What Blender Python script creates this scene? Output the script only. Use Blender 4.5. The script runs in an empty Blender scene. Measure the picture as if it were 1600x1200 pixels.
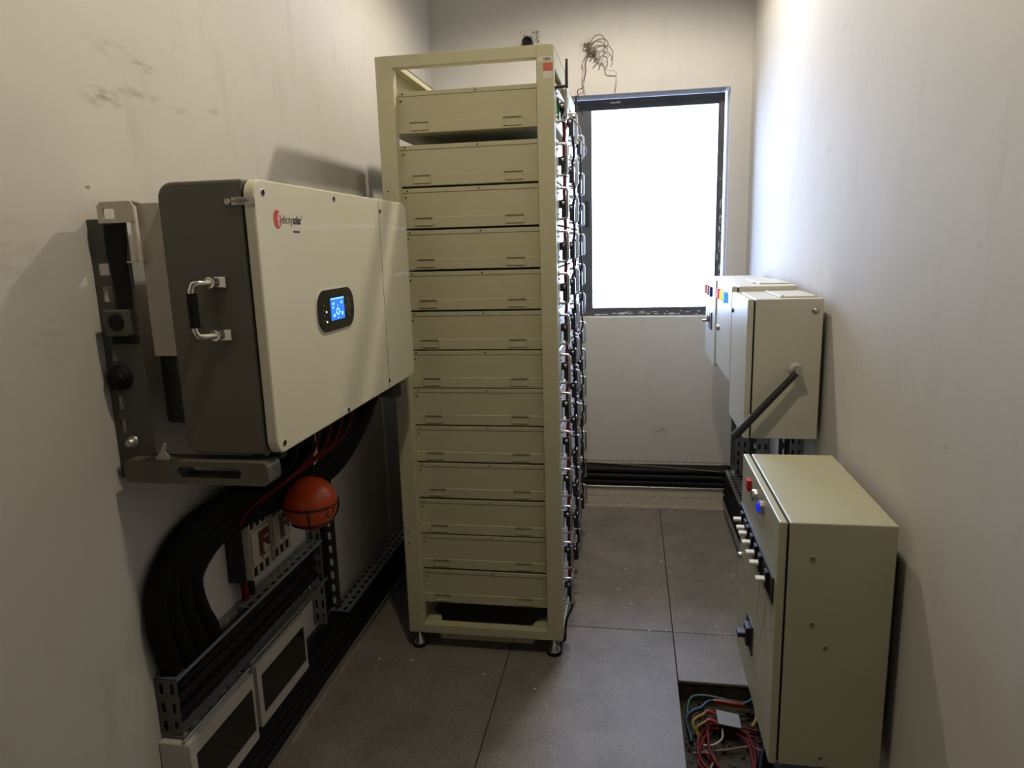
import bpy, bmesh, math, random
from mathutils import Vector, Matrix

random.seed(7)
S = bpy.context.scene
COL = S.collection

# ------------------------------------------------------------------ camera
HC = 1.4561
yaw, pitch, roll = (math.radians(a) for a in (9.7248, -11.1327, -1.6672))
fwd = Vector((-math.sin(yaw) * math.cos(pitch), math.cos(yaw) * math.cos(pitch), math.sin(pitch)))
rt = Vector((math.cos(yaw), math.sin(yaw), 0))
up = rt.cross(fwd)
rr = rt * math.cos(roll) + up * math.sin(roll)
uu = up * math.cos(roll) - rt * math.sin(roll)
cd = bpy.data.cameras.new('camera')
cam = bpy.data.objects.new('camera', cd)
COL.objects.link(cam)
M4 = Matrix((rr, uu, -fwd)).transposed().to_4x4()
M4.translation = Vector((0, 0, HC))
cam.matrix_world = M4
cd.sensor_width = 36
cd.lens = 1103.55 / 1600 * 36
cd.clip_start = 0.02
S.camera = cam

# ------------------------------------------------------------------ world, lamps, exposure
W = bpy.data.worlds.new('overcast_sky')
S.world = W
W.use_nodes = True
bg = W.node_tree.nodes['Background']
bg.inputs[0].default_value = (0.54, 0.67, 1.0, 1)
bg.inputs[1].default_value = 20.0


def downlight(name, loc, power, color, size, blend):
    l = bpy.data.lights.new(name, 'SPOT')
    l.energy = power
    l.color = color
    l.spot_size = math.radians(size)
    l.spot_blend = blend
    l.shadow_soft_size = 0.045
    o = bpy.data.objects.new(name, l)
    o.location = loc
    COL.objects.link(o)


LAMP = (1.0, 0.865, 0.60)
downlight('downlight_near_window', (-0.05, 2.88, 2.88), 68, (1.0, 0.90, 0.72), 160, 0.4)
downlight('downlight_near_door', (-0.10, 1.08, 2.86), 40, LAMP, 150, 0.5)

pl = bpy.data.lights.new('window_portal', 'AREA')
pl.shape = 'RECTANGLE'
pl.size = 1.22
pl.size_y = 1.13
pl.cycles.is_portal = True
po = bpy.data.objects.new('window_portal', pl)
po.location = (-0.13, 4.10, 1.63)
po.rotation_euler = (-math.pi / 2, 0, 0)
COL.objects.link(po)

S.view_settings.view_transform = 'Standard'
S.view_settings.look = 'None'
S.view_settings.exposure = 0.16
S.view_settings.gamma = 1.0
S.view_settings.use_curve_mapping = False
S.cycles.use_denoising = True
S.cycles.max_bounces = 8
S.cycles.diffuse_bounces = 5
S.cycles.glossy_bounces = 4
S.cycles.transparent_max_bounces = 12
S.cycles.sample_clamp_indirect = 6.0
S.cycles.caustics_reflective = False
S.cycles.caustics_refractive = False

# ------------------------------------------------------------------ materials
MATS = {}


def mat(name, col, rough=0.5, metal=0.0, var=0.0, scale=12.0, bump=0.0, emit=None, estr=1.0, spec=0.5, dirt=None):
    """Principled paint / metal / plastic with fine mottling (object space noise)."""
    m = bpy.data.materials.new(name)
    m.use_nodes = True
    nt = m.node_tree
    b = nt.nodes['Principled BSDF']
    b.inputs['Roughness'].default_value = rough
    b.inputs['Metallic'].default_value = metal
    b.inputs['Specular IOR Level'].default_value = spec
    b.inputs['Base Color'].default_value = (*col, 1)
    if emit:
        b.inputs['Emission Color'].default_value = (*emit, 1)
        b.inputs['Emission Strength'].default_value = estr
    if var or bump:
        g = nt.nodes.new('ShaderNodeNewGeometry')
        n = nt.nodes.new('ShaderNodeTexNoise')
        n.inputs['Scale'].default_value = scale
        n.inputs['Detail'].default_value = 6
        n.inputs['Roughness'].default_value = 0.65
        nt.links.new(g.outputs['Position'], n.inputs['Vector'])
        if var:
            r = nt.nodes.new('ShaderNodeValToRGB')
            r.color_ramp.elements[0].position = 0.3
            r.color_ramp.elements[1].position = 0.72
            r.color_ramp.elements[0].color = (*[c * (1 - var) for c in col], 1)
            r.color_ramp.elements[1].color = (*[min(1, c * (1 + var * 0.6)) for c in col], 1)
            nt.links.new(n.outputs['Fac'], r.inputs['Fac'])
            nt.links.new(r.outputs['Color'], b.inputs['Base Color'])
        if bump:
            bp_ = nt.nodes.new('ShaderNodeBump')
            bp_.inputs['Strength'].default_value = bump
            bp_.inputs['Distance'].default_value = 0.002
            nt.links.new(n.outputs['Fac'], bp_.inputs['Height'])
            nt.links.new(bp_.outputs['Normal'], b.inputs['Normal'])
    MATS[name] = m
    return m


def wall_mat(name, col, scuffs, axis, grime):
    """Painted plaster with broad mottling and scuff marks at fixed places (y,z or x,z)."""
    m = mat(name, col, 0.75, 0, 0.05, 2.2, 0.0, spec=0.25)
    nt = m.node_tree
    N = nt.nodes.new
    L = nt.links.new
    b = nt.nodes['Principled BSDF']
    g = N('ShaderNodeNewGeometry')
    sep = N('ShaderNodeSeparateXYZ')
    L(g.outputs['Position'], sep.inputs[0])
    base = b.inputs['Base Color'].links[0].from_socket

    def math_(op, a, c=None, clamp=False):
        n = N('ShaderNodeMath')
        n.operation = op
        n.use_clamp = clamp
        for i, v in enumerate((a, c)):
            if v is None:
                continue
            if isinstance(v, (int, float)):
                n.inputs[i].default_value = v
            else:
                L(v, n.inputs[i])
        return n.outputs[0]
    # streaky noise for scuffs
    mp = N('ShaderNodeMapping')
    mp.inputs['Scale'].default_value = (30, 14, 45)
    mp.inputs['Rotation'].default_value = (0.25, 0, 0)
    L(g.outputs['Position'], mp.inputs[0])
    sn = N('ShaderNodeTexNoise')
    sn.inputs['Scale'].default_value = 1.6
    sn.inputs['Detail'].default_value = 5
    L(mp.outputs[0], sn.inputs['Vector'])
    streak = math_('MULTIPLY', math_('SUBTRACT', sn.outputs['Fac'], 0.42), 5.0, True)
    tot = None
    for (cu, cz, ru, rz, st) in scuffs:
        du = math_('DIVIDE', math_('SUBTRACT', sep.outputs[axis], cu), ru)
        dz = math_('DIVIDE', math_('SUBTRACT', sep.outputs[2], cz), rz)
        d = math_('ADD', math_('MULTIPLY', du, du), math_('MULTIPLY', dz, dz))
        v = math_('MULTIPLY', math_('SUBTRACT', 1.0, d, True), st)
        tot = v if tot is None else math_('MAXIMUM', tot, v)
    # general hand grime: vertical smears
    mp2 = N('ShaderNodeMapping')
    mp2.inputs['Scale'].default_value = (9, 9, 3.0)
    L(g.outputs['Position'], mp2.inputs[0])
    gn = N('ShaderNodeTexNoise')
    gn.inputs['Scale'].default_value = 1.3
    gn.inputs['Detail'].default_value = 7
    gn.inputs['Roughness'].default_value = 0.6
    L(mp2.outputs[0], gn.inputs['Vector'])
    gr = math_('MULTIPLY', math_('SUBTRACT', gn.outputs['Fac'], 0.56), grime, True)
    fac = gr
    if tot is not None:
        fac = math_('MAXIMUM', gr, math_('MULTIPLY', tot, streak))
    mx = N('ShaderNodeMix')
    mx.data_type = 'RGBA'
    L(fac, mx.inputs[0])
    L(base, mx.inputs[6])
    mx.inputs[7].default_value = (0.22, 0.17, 0.12, 1)
    L(mx.outputs[2], b.inputs['Base Color'])
    bm_ = N('ShaderNodeBump')
    bm_.inputs['Strength'].default_value = 0.12
    bm_.inputs['Distance'].default_value = 0.004
    L(gn.outputs['Fac'], bm_.inputs['Height'])
    L(bm_.outputs['Normal'], b.inputs['Normal'])
    return m


def glass_mat(name, tint):
    m = bpy.data.materials.new(name)
    m.use_nodes = True
    nt = m.node_tree
    nt.nodes.clear()
    o = nt.nodes.new('ShaderNodeOutputMaterial')
    t = nt.nodes.new('ShaderNodeBsdfTransparent')
    t.inputs[0].default_value = (*tint, 1)
    gl = nt.nodes.new('ShaderNodeBsdfGlossy')
    gl.inputs['Roughness'].default_value = 0.02
    fr = nt.nodes.new('ShaderNodeFresnel')
    fr.inputs[0].default_value = 1.45
    mx = nt.nodes.new('ShaderNodeMixShader')
    nt.links.new(fr.outputs[0], mx.inputs[0])
    nt.links.new(t.outputs[0], mx.inputs[1])
    nt.links.new(gl.outputs[0], mx.inputs[2])
    nt.links.new(mx.outputs[0], o.inputs[0])
    MATS[name] = m
    return m


def floor_mat():
    m = mat('stone_tile', (0.27, 0.25, 0.235), 0.55, 0, 0.0)
    nt = m.node_tree
    b = nt.nodes['Principled BSDF']
    g = nt.nodes.new('ShaderNodeNewGeometry')

    def noise(sc, det, ro):
        n = nt.nodes.new('ShaderNodeTexNoise')
        n.inputs['Scale'].default_value = sc
        n.inputs['Detail'].default_value = det
        n.inputs['Roughness'].default_value = ro
        nt.links.new(g.outputs['Position'], n.inputs['Vector'])
        return n
    a, c = noise(5, 8, 0.7), noise(160, 2, 0.5)
    r = nt.nodes.new('ShaderNodeValToRGB')
    e = r.color_ramp.elements
    e[0].position, e[1].position = 0.3, 0.72
    e[0].color, e[1].color = (0.160, 0.140, 0.122, 1), (0.285, 0.252, 0.222, 1)
    nt.links.new(a.outputs['Fac'], r.inputs[0])
    r2 = nt.nodes.new('ShaderNodeValToRGB')
    e = r2.color_ramp.elements
    e[0].position, e[1].position = 0.33, 0.62
    e[0].color, e[1].color = (0.55, 0.55, 0.55, 1), (1, 1, 1, 1)
    nt.links.new(c.outputs['Fac'], r2.inputs[0])
    mx = nt.nodes.new('ShaderNodeMix')
    mx.data_type = 'RGBA'
    mx.blend_type = 'MULTIPLY'
    mx.inputs[0].default_value = 0.8
    nt.links.new(r.outputs[0], mx.inputs[6])
    nt.links.new(r2.outputs[0], mx.inputs[7])
    nt.links.new(mx.outputs[2], b.inputs['Base Color'])
    bp_ = nt.nodes.new('ShaderNodeBump')
    bp_.inputs['Strength'].default_value = 0.15
    bp_.inputs['Distance'].default_value = 0.002
    nt.links.new(a.outputs['Fac'], bp_.inputs['Height'])
    nt.links.new(bp_.outputs['Normal'], b.inputs['Normal'])
    return m


PLASTER = (0.58, 0.56, 0.54)
mat('wall_paint_plain', PLASTER, 0.75, 0, 0.05, 2.0, spec=0.25)
wall_mat('wall_left_paint', PLASTER, [
    (1.36, 1.772, 0.07, 0.026, 0.6), (1.47, 1.80, 0.10, 0.014, 0.4), (1.40, 1.875, 0.10, 0.022, 0.25),
    (1.50, 1.862, 0.05, 0.015, 0.45), (1.284, 1.592, 0.008, 0.01, 2.5), (1.75, 1.815, 0.05, 0.012, 0.45),
    (1.09, 1.46, 0.08, 0.08, 0.2), (1.62, 1.79, 0.04, 0.014, 0.3), (1.14, 1.30, 0.05, 0.05, 0.2)], 1, 0.8)
wall_mat('wall_right_paint', PLASTER, [
    (2.28, 2.03, 0.05, 0.015, 0.2), (2.37, 1.71, 0.05, 0.02, 0.2), (1.36, 1.43, 0.02, 0.01, 0.3),
    (1.41, 1.05, 0.008, 0.01, 0.8)], 1, 0.55)
wall_mat('wall_back_paint', PLASTER, [
    (0.17, 0.42, 0.05, 0.03, 0.6), (-0.225, 2.44, 0.045, 0.05, 0.9), (-0.51, 2.51, 0.06, 0.04, 0.7)], 0, 0.35)
floor_mat()
mat('cement', (0.36, 0.32, 0.27), 0.9, 0, 0.25, 30, 0.5)
mat('pit_dirt', (0.05, 0.040, 0.03), 0.95, 0, 0.6, 25, 0.8)
mat('rack_paint', (0.48, 0.455, 0.31), 0.42, 0, 0.03, 8)
mat('battery_paint', (0.46, 0.435, 0.295), 0.40, 0, 0.035, 6)
mat('battery_front', (0.72, 0.72, 0.72), 0.4)
mat('black_plastic', (0.012, 0.012, 0.013), 0.45)
mat('black_rubber', (0.007, 0.007, 0.008), 0.6, spec=0.22)
mat('dark_hole', (0.006, 0.006, 0.006), 0.9)
mat('conduit_black', (0.006, 0.006, 0.006), 0.8, spec=0.2)
mat('chrome', (0.82, 0.80, 0.76), 0.14, 1.0)
mat('satin_steel', (0.55, 0.54, 0.53), 0.30, 1.0)
mat('galvanised', (0.50, 0.51, 0.50), 0.42, 1.0, 0.15, 30)
mat('tray_grey', (0.30, 0.31, 0.31), 0.5, 0.4, 0.15, 25)
mat('inverter_white', (0.66, 0.63, 0.50), 0.27, 0, 0.02, 5)
mat('inverter_grey', (0.115, 0.110, 0.088), 0.42, 0, 0.05, 9)
mat('bracket_grey', (0.085, 0.085, 0.072), 0.5, 0, 0.08, 9)
mat('sheet_white', (0.60, 0.55, 0.47), 0.5, 0, 0.12, 14)
mat('cabinet_paint', (0.43, 0.42, 0.30), 0.42, 0, 0.05, 7)
mat('cabinet_upper_paint', (0.56, 0.54, 0.47), 0.38, 0, 0.04, 7)
mat('frame_anthracite', (0.075, 0.080, 0.10), 0.42, 0, 0.12, 20)
mat('tape_film', (0.62, 0.63, 0.66), 0.35)
mat('red_cable', (0.13, 0.012, 0.012), 0.7, spec=0.2)
mat('red_plastic', (0.26, 0.018, 0.018), 0.4)
mat('blue_cable', (0.010, 0.035, 0.075), 0.45)
mat('yellow_cable', (0.27, 0.18, 0.03), 0.45)
mat('green_cable', (0.010, 0.035, 0.022), 0.45)
mat('grey_wire', (0.42, 0.40, 0.38), 0.5)
mat('brown_wire', (0.16, 0.12, 0.08), 0.6)
mat('breaker_beige', (0.50, 0.46, 0.38), 0.45, 0, 0.05, 20)
mat('breaker_face', (0.09, 0.012, 0.012), 0.4)
mat('dist_white', (0.56, 0.53, 0.49), 0.35, 0, 0.04, 10)
mat('smoked_window', (0.008, 0.008, 0.008), 0.12)
mat('ball_orange', (0.62, 0.075, 0.015), 0.22)
mat('print_black', (0.02, 0.02, 0.02), 0.6)
mat('print_grey', (0.10, 0.10, 0.09), 0.6)
mat('print_red', (0.55, 0.06, 0.04), 0.5)
mat('sticker_red', (0.50, 0.10, 0.07), 0.5)
mat('sticker_white', (0.58, 0.56, 0.50), 0.5)
mat('toggle_white', (0.72, 0.69, 0.64), 0.4)
mat('pcb_green', (0.02, 0.16, 0.06), 0.4)
mat('debris', (0.6, 0.58, 0.54), 0.8)
mat('lid_grey', (0.22, 0.21, 0.215), 0.5, 0, 0.08, 40)
mat('screen_blue', (0.02, 0.10, 0.5), 0.3, emit=(0.02, 0.16, 0.95), estr=1.1)
mat('screen_icon', (0.3, 0.6, 1.0), 0.3, emit=(0.30, 0.75, 1.0), estr=1.2)
mat('led_white', (0.8, 0.8, 0.8), 0.3, emit=(1, 1, 1), estr=0.8)
mat('lamp_red', (0.5, 0.02, 0.02), 0.6, spec=0.15)
mat('lamp_red_lit', (0.5, 0.05, 0.03), 0.6, spec=0.15, emit=(0.9, 0.1, 0.05), estr=0.5)
mat('lamp_yellow_lit', (0.8, 0.5, 0.05), 0.6, spec=0.15, emit=(1.0, 0.62, 0.08), estr=0.9)
mat('lamp_blue_lit', (0.05, 0.25, 0.8), 0.6, spec=0.15, emit=(0.05, 0.35, 1.0), estr=0.9)
mat('lamp_orange', (0.62, 0.2, 0.04), 0.6, spec=0.15)
mat('lamp_blue', (0.01, 0.025, 0.22), 0.6, spec=0.15)
mat('lamp_blue_glow', (0.01, 0.02, 0.4), 0.6, spec=0.15, emit=(0.01, 0.03, 0.8), estr=0.6)
glass_mat('pane_clear', (0.96, 0.98, 0.98))
glass_mat('pane_tinted', (0.10, 0.135, 0.15))


# ------------------------------------------------------------------ mesh helpers
class MB:
    def __init__(s):
        s.v, s.f, s.sm = [], [], []

    def add(s, vs, fs, smooth=False):
        n = len(s.v)
        s.v += [tuple(p) for p in vs]
        s.f += [tuple(i + n for i in f) for f in fs]
        s.sm += [smooth] * len(fs)
        return s

    def box(s, x0, x1, y0, y1, z0, z1):
        vs = [(x, y, z) for z in (z0, z1) for y in (y0, y1) for x in (x0, x1)]
        return s.add(vs, [(0, 2, 3, 1), (4, 5, 7, 6), (0, 1, 5, 4), (2, 6, 7, 3), (0, 4, 6, 2), (1, 3, 7, 5)])

    def rbox(s, x0, x1, y0, y1, z0, z1, b=0.004, seg=2):
        bm = bmesh.new()
        bmesh.ops.create_cube(bm, size=1)
        for v in bm.verts:
            v.co = Vector(((x0 + x1) / 2 + v.co.x * (x1 - x0), (y0 + y1) / 2 + v.co.y * (y1 - y0), (z0 + z1) / 2 + v.co.z * (z1 - z0)))
        bmesh.ops.bevel(bm, geom=bm.edges[:], offset=b, segments=seg, affect='EDGES', profile=0.5)
        return s.bm(bm)

    def bm(s, bm, smooth=False):
        bm.verts.index_update()
        s.add([v.co[:] for v in bm.verts], [[v.index for v in f.verts] for f in bm.faces], smooth)
        bm.free()
        return s

    def prism(s, outline, axis, a, b, smooth=False):
        """outline: 2D points; axis: extrusion axis 0/1/2; other two axes in order."""
        def P(p, t):
            q = list(p)
            q.insert(axis, t)
            return q
        n = len(outline)
        vs = [P(p, a) for p in outline] + [P(p, b) for p in outline]
        fs = [tuple(range(n)), tuple(range(2 * n - 1, n - 1, -1))]
        fs += [(i, i + n, (i + 1) % n + n, (i + 1) % n) for i in range(n)]
        return s.add(vs, fs, smooth)

    def cyl(s, p0, p1, r0, r1=None, n=14, smooth=True):
        r1 = r0 if r1 is None else r1
        p0, p1 = Vector(p0), Vector(p1)
        d = (p1 - p0).normalized()
        a = d.orthogonal().normalized()
        b = d.cross(a)
        ring = [(math.cos(2 * math.pi * i / n), math.sin(2 * math.pi * i / n)) for i in range(n)]
        vs = [p0 + (a * c + b * q) * r0 for c, q in ring] + [p1 + (a * c + b * q) * r1 for c, q in ring]
        s.add(vs, [(i, (i + 1) % n, (i + 1) % n + n, i + n) for i in range(n)], smooth)
        s.add(vs, [tuple(range(n - 1, -1, -1)), tuple(range(n, 2 * n))])
        return s

    def lathe(s, c, axis, prof, n=18):
        """prof: list of (r, t) along axis direction from point c."""
        c = Vector(c)
        d = Vector(axis).normalized()
        a = d.orthogonal().normalized()
        b = d.cross(a)
        vs = []
        for r, t in prof:
            for i in range(n):
                th = 2 * math.pi * i / n
                vs.append(c + d * t + (a * math.cos(th) + b * math.sin(th)) * max(r, 1e-5))
        fs = [(k * n + i, k * n + (i + 1) % n, (k + 1) * n + (i + 1) % n, (k + 1) * n + i)
              for k in range(len(prof) - 1) for i in range(n)]
        s.add(vs, fs, True)
        s.add(vs, [tuple(range(n - 1, -1, -1)), tuple(range((len(prof) - 1) * n, len(prof) * n))])
        return s

    def tube(s, pts, r, n=8, step=0.02, spline=True, rf=None):
        """smooth tube along points; rf(i) scales the radius of ring i."""
        P = [Vector(p) for p in pts]
        if spline and len(P) > 2:
            Q = []
            for i in range(len(P) - 1):
                p0 = P[i - 1] if i else P[i] * 2 - P[i + 1]
                p1, p2 = P[i], P[i + 1]
                p3 = P[i + 2] if i + 2 < len(P) else P[i + 1] * 2 - P[i]
                k = max(1, int(math.ceil((p2 - p1).length / step)))
                for j in range(k):
                    t = j / k
                    Q.append(0.5 * ((2 * p1) + (p2 - p0) * t + (2 * p0 - 5 * p1 + 4 * p2 - p3) * t * t + (3 * p1 - p0 - 3 * p2 + p3) * t ** 3))
            Q.append(P[-1])
            P = Q
        T = [(P[min(i + 1, len(P) - 1)] - P[max(i - 1, 0)]).normalized() for i in range(len(P))]
        a = T[0].orthogonal().normalized()
        vs = []
        for i, p in enumerate(P):
            a = (a - T[i] * a.dot(T[i]))
            a = a.normalized() if a.length > 1e-6 else T[i].orthogonal().normalized()
            b = T[i].cross(a)
            q = r * (rf(i) if rf else 1)
            for k in range(n):
                th = 2 * math.pi * k / n
                vs.append(p + (a * math.cos(th) + b * math.sin(th)) * q)
        fs = [(i * n + k, i * n + (k + 1) % n, (i + 1) * n + (k + 1) % n, (i + 1) * n + k)
              for i in range(len(P) - 1) for k in range(n)]
        s.add(vs, fs, True)
        s.add(vs, [tuple(range(n - 1, -1, -1)), tuple(range((len(P) - 1) * n, len(P) * n))])
        return s

    def perf(s, o, u, v, nu, nv, cu, cv, hu, hv, th=0.0016):
        """plate with nu x nv rounded slots punched through it, real thickness."""
        o, u, v = Vector(o), Vector(u).normalized(), Vector(v).normalized()
        w = u.cross(v) * th
        ch = min(hu, hv) * 0.3
        octo = [(-hu / 2 + ch, -hv / 2), (hu / 2 - ch, -hv / 2), (hu / 2, -hv / 2 + ch), (hu / 2, hv / 2 - ch),
                (hu / 2 - ch, hv / 2), (-hu / 2 + ch, hv / 2), (-hu / 2, hv / 2 - ch), (-hu / 2, -hv / 2 + ch)]
        for i in range(nu):
            for j in range(nv):
                c = o + u * (cu * (i + .5)) + v * (cv * (j + .5))
                cor = [(-cu / 2, -cv / 2), (cu / 2, -cv / 2), (cu / 2, cv / 2), (-cu / 2, cv / 2)]
                flat = [c + u * p[0] + v * p[1] for p in cor + octo]
                vs = flat + [p + w for p in flat]
                ff = [(0, 1, 5, 4), (1, 6, 5), (1, 2, 7, 6), (2, 8, 7), (2, 3, 9, 8), (3, 10, 9), (3, 0, 11, 10), (0, 4, 11)]
                fs = [tuple(reversed(f)) for f in ff] + [tuple(k + 12 for k in f) for f in ff]
                fs += [(4 + k, 4 + (k + 1) % 8, 16 + (k + 1) % 8, 16 + k) for k in range(8)]
                if j == 0: fs.append((0, 1, 13, 12))
                if j == nv - 1: fs.append((2, 3, 15, 14))
                if i == 0: fs.append((3, 0, 12, 15))
                if i == nu - 1: fs.append((1, 2, 14, 13))
                s.add(vs, fs)
        return s

    def mesh(s, name, m, off=(0, 0, 0)):
        me = bpy.data.meshes.new(name)
        me.from_pydata([(x - off[0], y - off[1], z - off[2]) for x, y, z in s.v], [], s.f)
        me.polygons.foreach_set('use_smooth', s.sm)
        me.materials.append(MATS[m])
        me.update()
        return me

    def build(s, name, m, parent=None, label=None, kind=None):
        if parent is None:
            xs = list(zip(*s.v))
            off = ((min(xs[0]) + max(xs[0])) / 2, (min(xs[1]) + max(xs[1])) / 2, min(xs[2]))
        else:
            off = WL[parent.name]
        o = bpy.data.objects.new(name, s.mesh(name, m, off))
        COL.objects.link(o)
        if parent is None:
            o.location = off
            WL[o.name] = off
        else:
            o.parent = parent
            WL[o.name] = off
        if label: o['label'] = label
        if kind: o['kind'] = kind
        return o


WL = {}


def thing(name, label, cat, loc, group=None):
    o = bpy.data.objects.new(name, None)
    o.empty_display_size = 0.05
    o.location = loc
    COL.objects.link(o)
    WL[o.name] = tuple(loc)
    return tag(o, label, cat, group)


def tag(o, label, cat, group=None):
    o['label'] = label
    o['category'] = cat
    if group: o['group'] = group
    return o


def struct(o):
    o['kind'] = 'structure'
    return o


def copy_tree(o, dloc, parent=None):
    c = o.copy()
    COL.objects.link(c)
    if parent is None:
        c.location = Vector(o.location) + Vector(dloc)
        WL[c.name] = tuple(c.location)
    else:
        c.parent = parent
        WL[c.name] = WL[parent.name]
    for ch in o.children:
        copy_tree(ch, dloc, c)
    return c


def text_mb(body, size, place, extrude=0.0, shear=0.0, bold=0.0):
    """lettering as mesh; place(u,v)->3D point for each glyph vertex."""
    cu = bpy.data.curves.new('lettering', 'FONT')
    cu.body = body
    cu.size = size
    cu.shear = shear
    cu.offset = bold
    cu.resolution_u = 4
    to = bpy.data.objects.new('lettering', cu)
    COL.objects.link(to)
    bpy.context.view_layer.update()
    dg = bpy.context.evaluated_depsgraph_get()
    me = bpy.data.meshes.new_from_object(to.evaluated_get(dg))
    mb = MB()
    mb.add([place(v.co.x, v.co.y) for v in me.vertices], [list(p.vertices) for p in me.polygons])
    wdt = max(v.co.x for v in me.vertices)
    bpy.data.objects.remove(to)
    bpy.data.curves.remove(cu)
    bpy.data.meshes.remove(me)
    return mb, wdt


def rrect(u0, u1, v0, v1, r, n=5):
    pts = []
    for cx, cy, a0 in ((u1 - r, v1 - r, 0), (u0 + r, v1 - r, 90), (u0 + r, v0 + r, 180), (u1 - r, v0 + r, 270)):
        for i in range(n + 1):
            a = math.radians(a0 + 90 * i / n)
            pts.append((cx + r * math.cos(a), cy + r * math.sin(a)))
    return pts


def ring_prism(mb, outer, inner, axis, a, b):
    """frame between two outlines of equal point count, extruded."""
    n = len(outer)

    def P(p, t):
        q = list(p)
        q.insert(axis, t)
        return q
    vs = [P(p, a) for p in outer] + [P(p, a) for p in inner] + [P(p, b) for p in outer] + [P(p, b) for p in inner]
    fs = []
    for i in range(n):
        j = (i + 1) % n
        fs += [(i, j, n + j, n + i), (2 * n + i, 3 * n + i, 3 * n + j, 2 * n + j),
               (i, 2 * n + i, 2 * n + j, j), (n + i, n + j, 3 * n + j, 3 * n + i)]
    return mb.add(vs, fs)


# ------------------------------------------------------------------ room
XL, XR, YB, YF, ZC = -1.057, 0.592, 3.897, -4.2, 2.90
OX0, OX1, OZ0, OZ1 = -0.76, 0.49, 1.052, 2.206
struct(MB().box(XL - .15, XL, YF - .15, YB + .22, -.25, ZC).build('wall_left', 'wall_left_paint'))
struct(MB().box(XR, XR + .15, YF - .15, YB + .22, -.25, ZC).build('wall_right', 'wall_right_paint'))
struct(MB().box(XL, XR, YF - .15, YF, -.25, ZC).build('wall_front', 'wall_paint_plain'))  # unseen wall, set far behind the camera to cut bounced light
wb = MB()
wb.box(XL, OX0, YB, YB + .22, -.25, ZC).box(OX1, XR, YB, YB + .22, -.25, ZC)
wb.box(OX0, OX1, YB, YB + .22, -.25, OZ0).box(OX0, OX1, YB, YB + .22, OZ1, ZC)
struct(wb.build('wall_back', 'wall_back_paint'))
struct(MB().box(XL - .15, XR + .15, YF - .15, YB + .22, ZC, ZC + .12).build('ceiling', 'wall_paint_plain'))

# floor: sub-floor slab with the open cable pit, stone tiles laid on it
PX0, PX1, PY0, PY1 = 0.161, XR, 1.792, 2.198
PZ = -.075
fl = MB()
fl.box(XL, XR, YF, YB, -.25, PZ)
fl.box(XL, PX0 - .006, YF, YB, PZ, -.010).box(PX0 - .006, XR, YF, PY0 - .006, PZ, -.010).box(PX0 - .006, XR, PY1 + .006, YB, PZ, -.010)
floor = struct(fl.build('floor', 'pit_dirt'))
xs = [XL, -.433, .161, XR]
ys = [YF, -3.42, -2.23, -1.05, .12, 1.31, 2.505, YB]
g = 0.0016
for i in range(3):
    for j in range(len(ys) - 1):
        x0, x1, y0, y1 = xs[i], xs[i + 1], ys[j], ys[j + 1]
        parts = [(x0, x1, y0, y1)]
        if i == 2 and j == 5:
            parts = [(x0, x1, PY1, y1), (x0, x1, y0, PY0)]
        for (a, b, c, d) in parts:
            MB().rbox(a + g, b - g, c + g, d - g, -.010, random.uniform(-.0006, .0006), 0.0012, 1).build('floor_tile', 'stone_tile', floor)

# window: aluminium frame in the reveal, one clear sash, one tinted sash behind
win = bpy.data.objects.new('window_1', None)
win.location = (-.13, 3.99, OZ0)
COL.objects.link(win)
WL[win.name] = tuple(win.location)
struct(win)
FY = 3.985
fo, fi = [(OX0, OZ0), (OX1 - .015, OZ0), (OX1 - .015, OZ1 - .01), (OX0, OZ1 - .01)], [(OX0 + .03, OZ0 + .03), (OX1 - .04, OZ0 + .03), (OX1 - .04, OZ1 - .035), (OX0 + .03, OZ1 - .035)]
ring_prism(MB(), fo, fi, 1, FY, FY + .07).build('window_frame', 'frame_anthracite', win)
so = [(-.315, OZ0 + .028), (OX1 - .039, OZ0 + .028), (OX1 - .039, OZ1 - .034), (-.315, OZ1 - .034)]
si = [(-.212, OZ0 + .044), (OX1 - .046, OZ0 + .044), (OX1 - .046, OZ1 - .062), (-.212, OZ1 - .062)]
sash = ring_prism(MB(), so, si, 1, FY + .006, FY + .034).build('sash', 'frame_anthracite', win)
MB().box(-.215, OX1 - .043, FY + .018, FY + .022, OZ0 + .040, OZ1 - .058).build('pane', 'pane_clear', sash)
la = MB().rbox(-.247, -.229, FY - .004, FY + .007, 1.545, 1.68, .002)
lt = la.build('latch', 'black_plastic', sash)
MB().rbox(-.243, -.233, FY - .006, FY - .003, 1.585, 1.63, .001).build('latch_slider', 'frame_anthracite', lt) if False else None
so = [(OX0 + .029, OZ0 + .028), (-.255, OZ0 + .028), (-.255, OZ1 - .034), (OX0 + .029, OZ1 - .034)]
si = [(OX0 + .08, OZ0 + .07), (-.325, OZ0 + .07), (-.325, OZ1 - .08), (OX0 + .08, OZ1 - .08)]
s2 = ring_prism(MB(), so, si, 1, FY + .037, FY + .064).build('sash', 'frame_anthracite', win)
MB().box(OX0 + .077, -.322, FY + .048, FY + .052, OZ0 + .067, OZ1 - .077).build('pane', 'pane_tinted', s2, 'tinted glass pane')
# film and tape remnants stuck on the frame
tf = MB()
rng = random.Random(3)


def scrap(mb, x, z, w, h, y):
    n = 7
    mb.add([(x + w * math.cos(6.283 * k / n) * rng.uniform(.5, 1), y, z + h * math.sin(6.283 * k / n) * rng.uniform(.4, 1)) for k in range(n)], [tuple(range(n - 1, -1, -1))])


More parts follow.
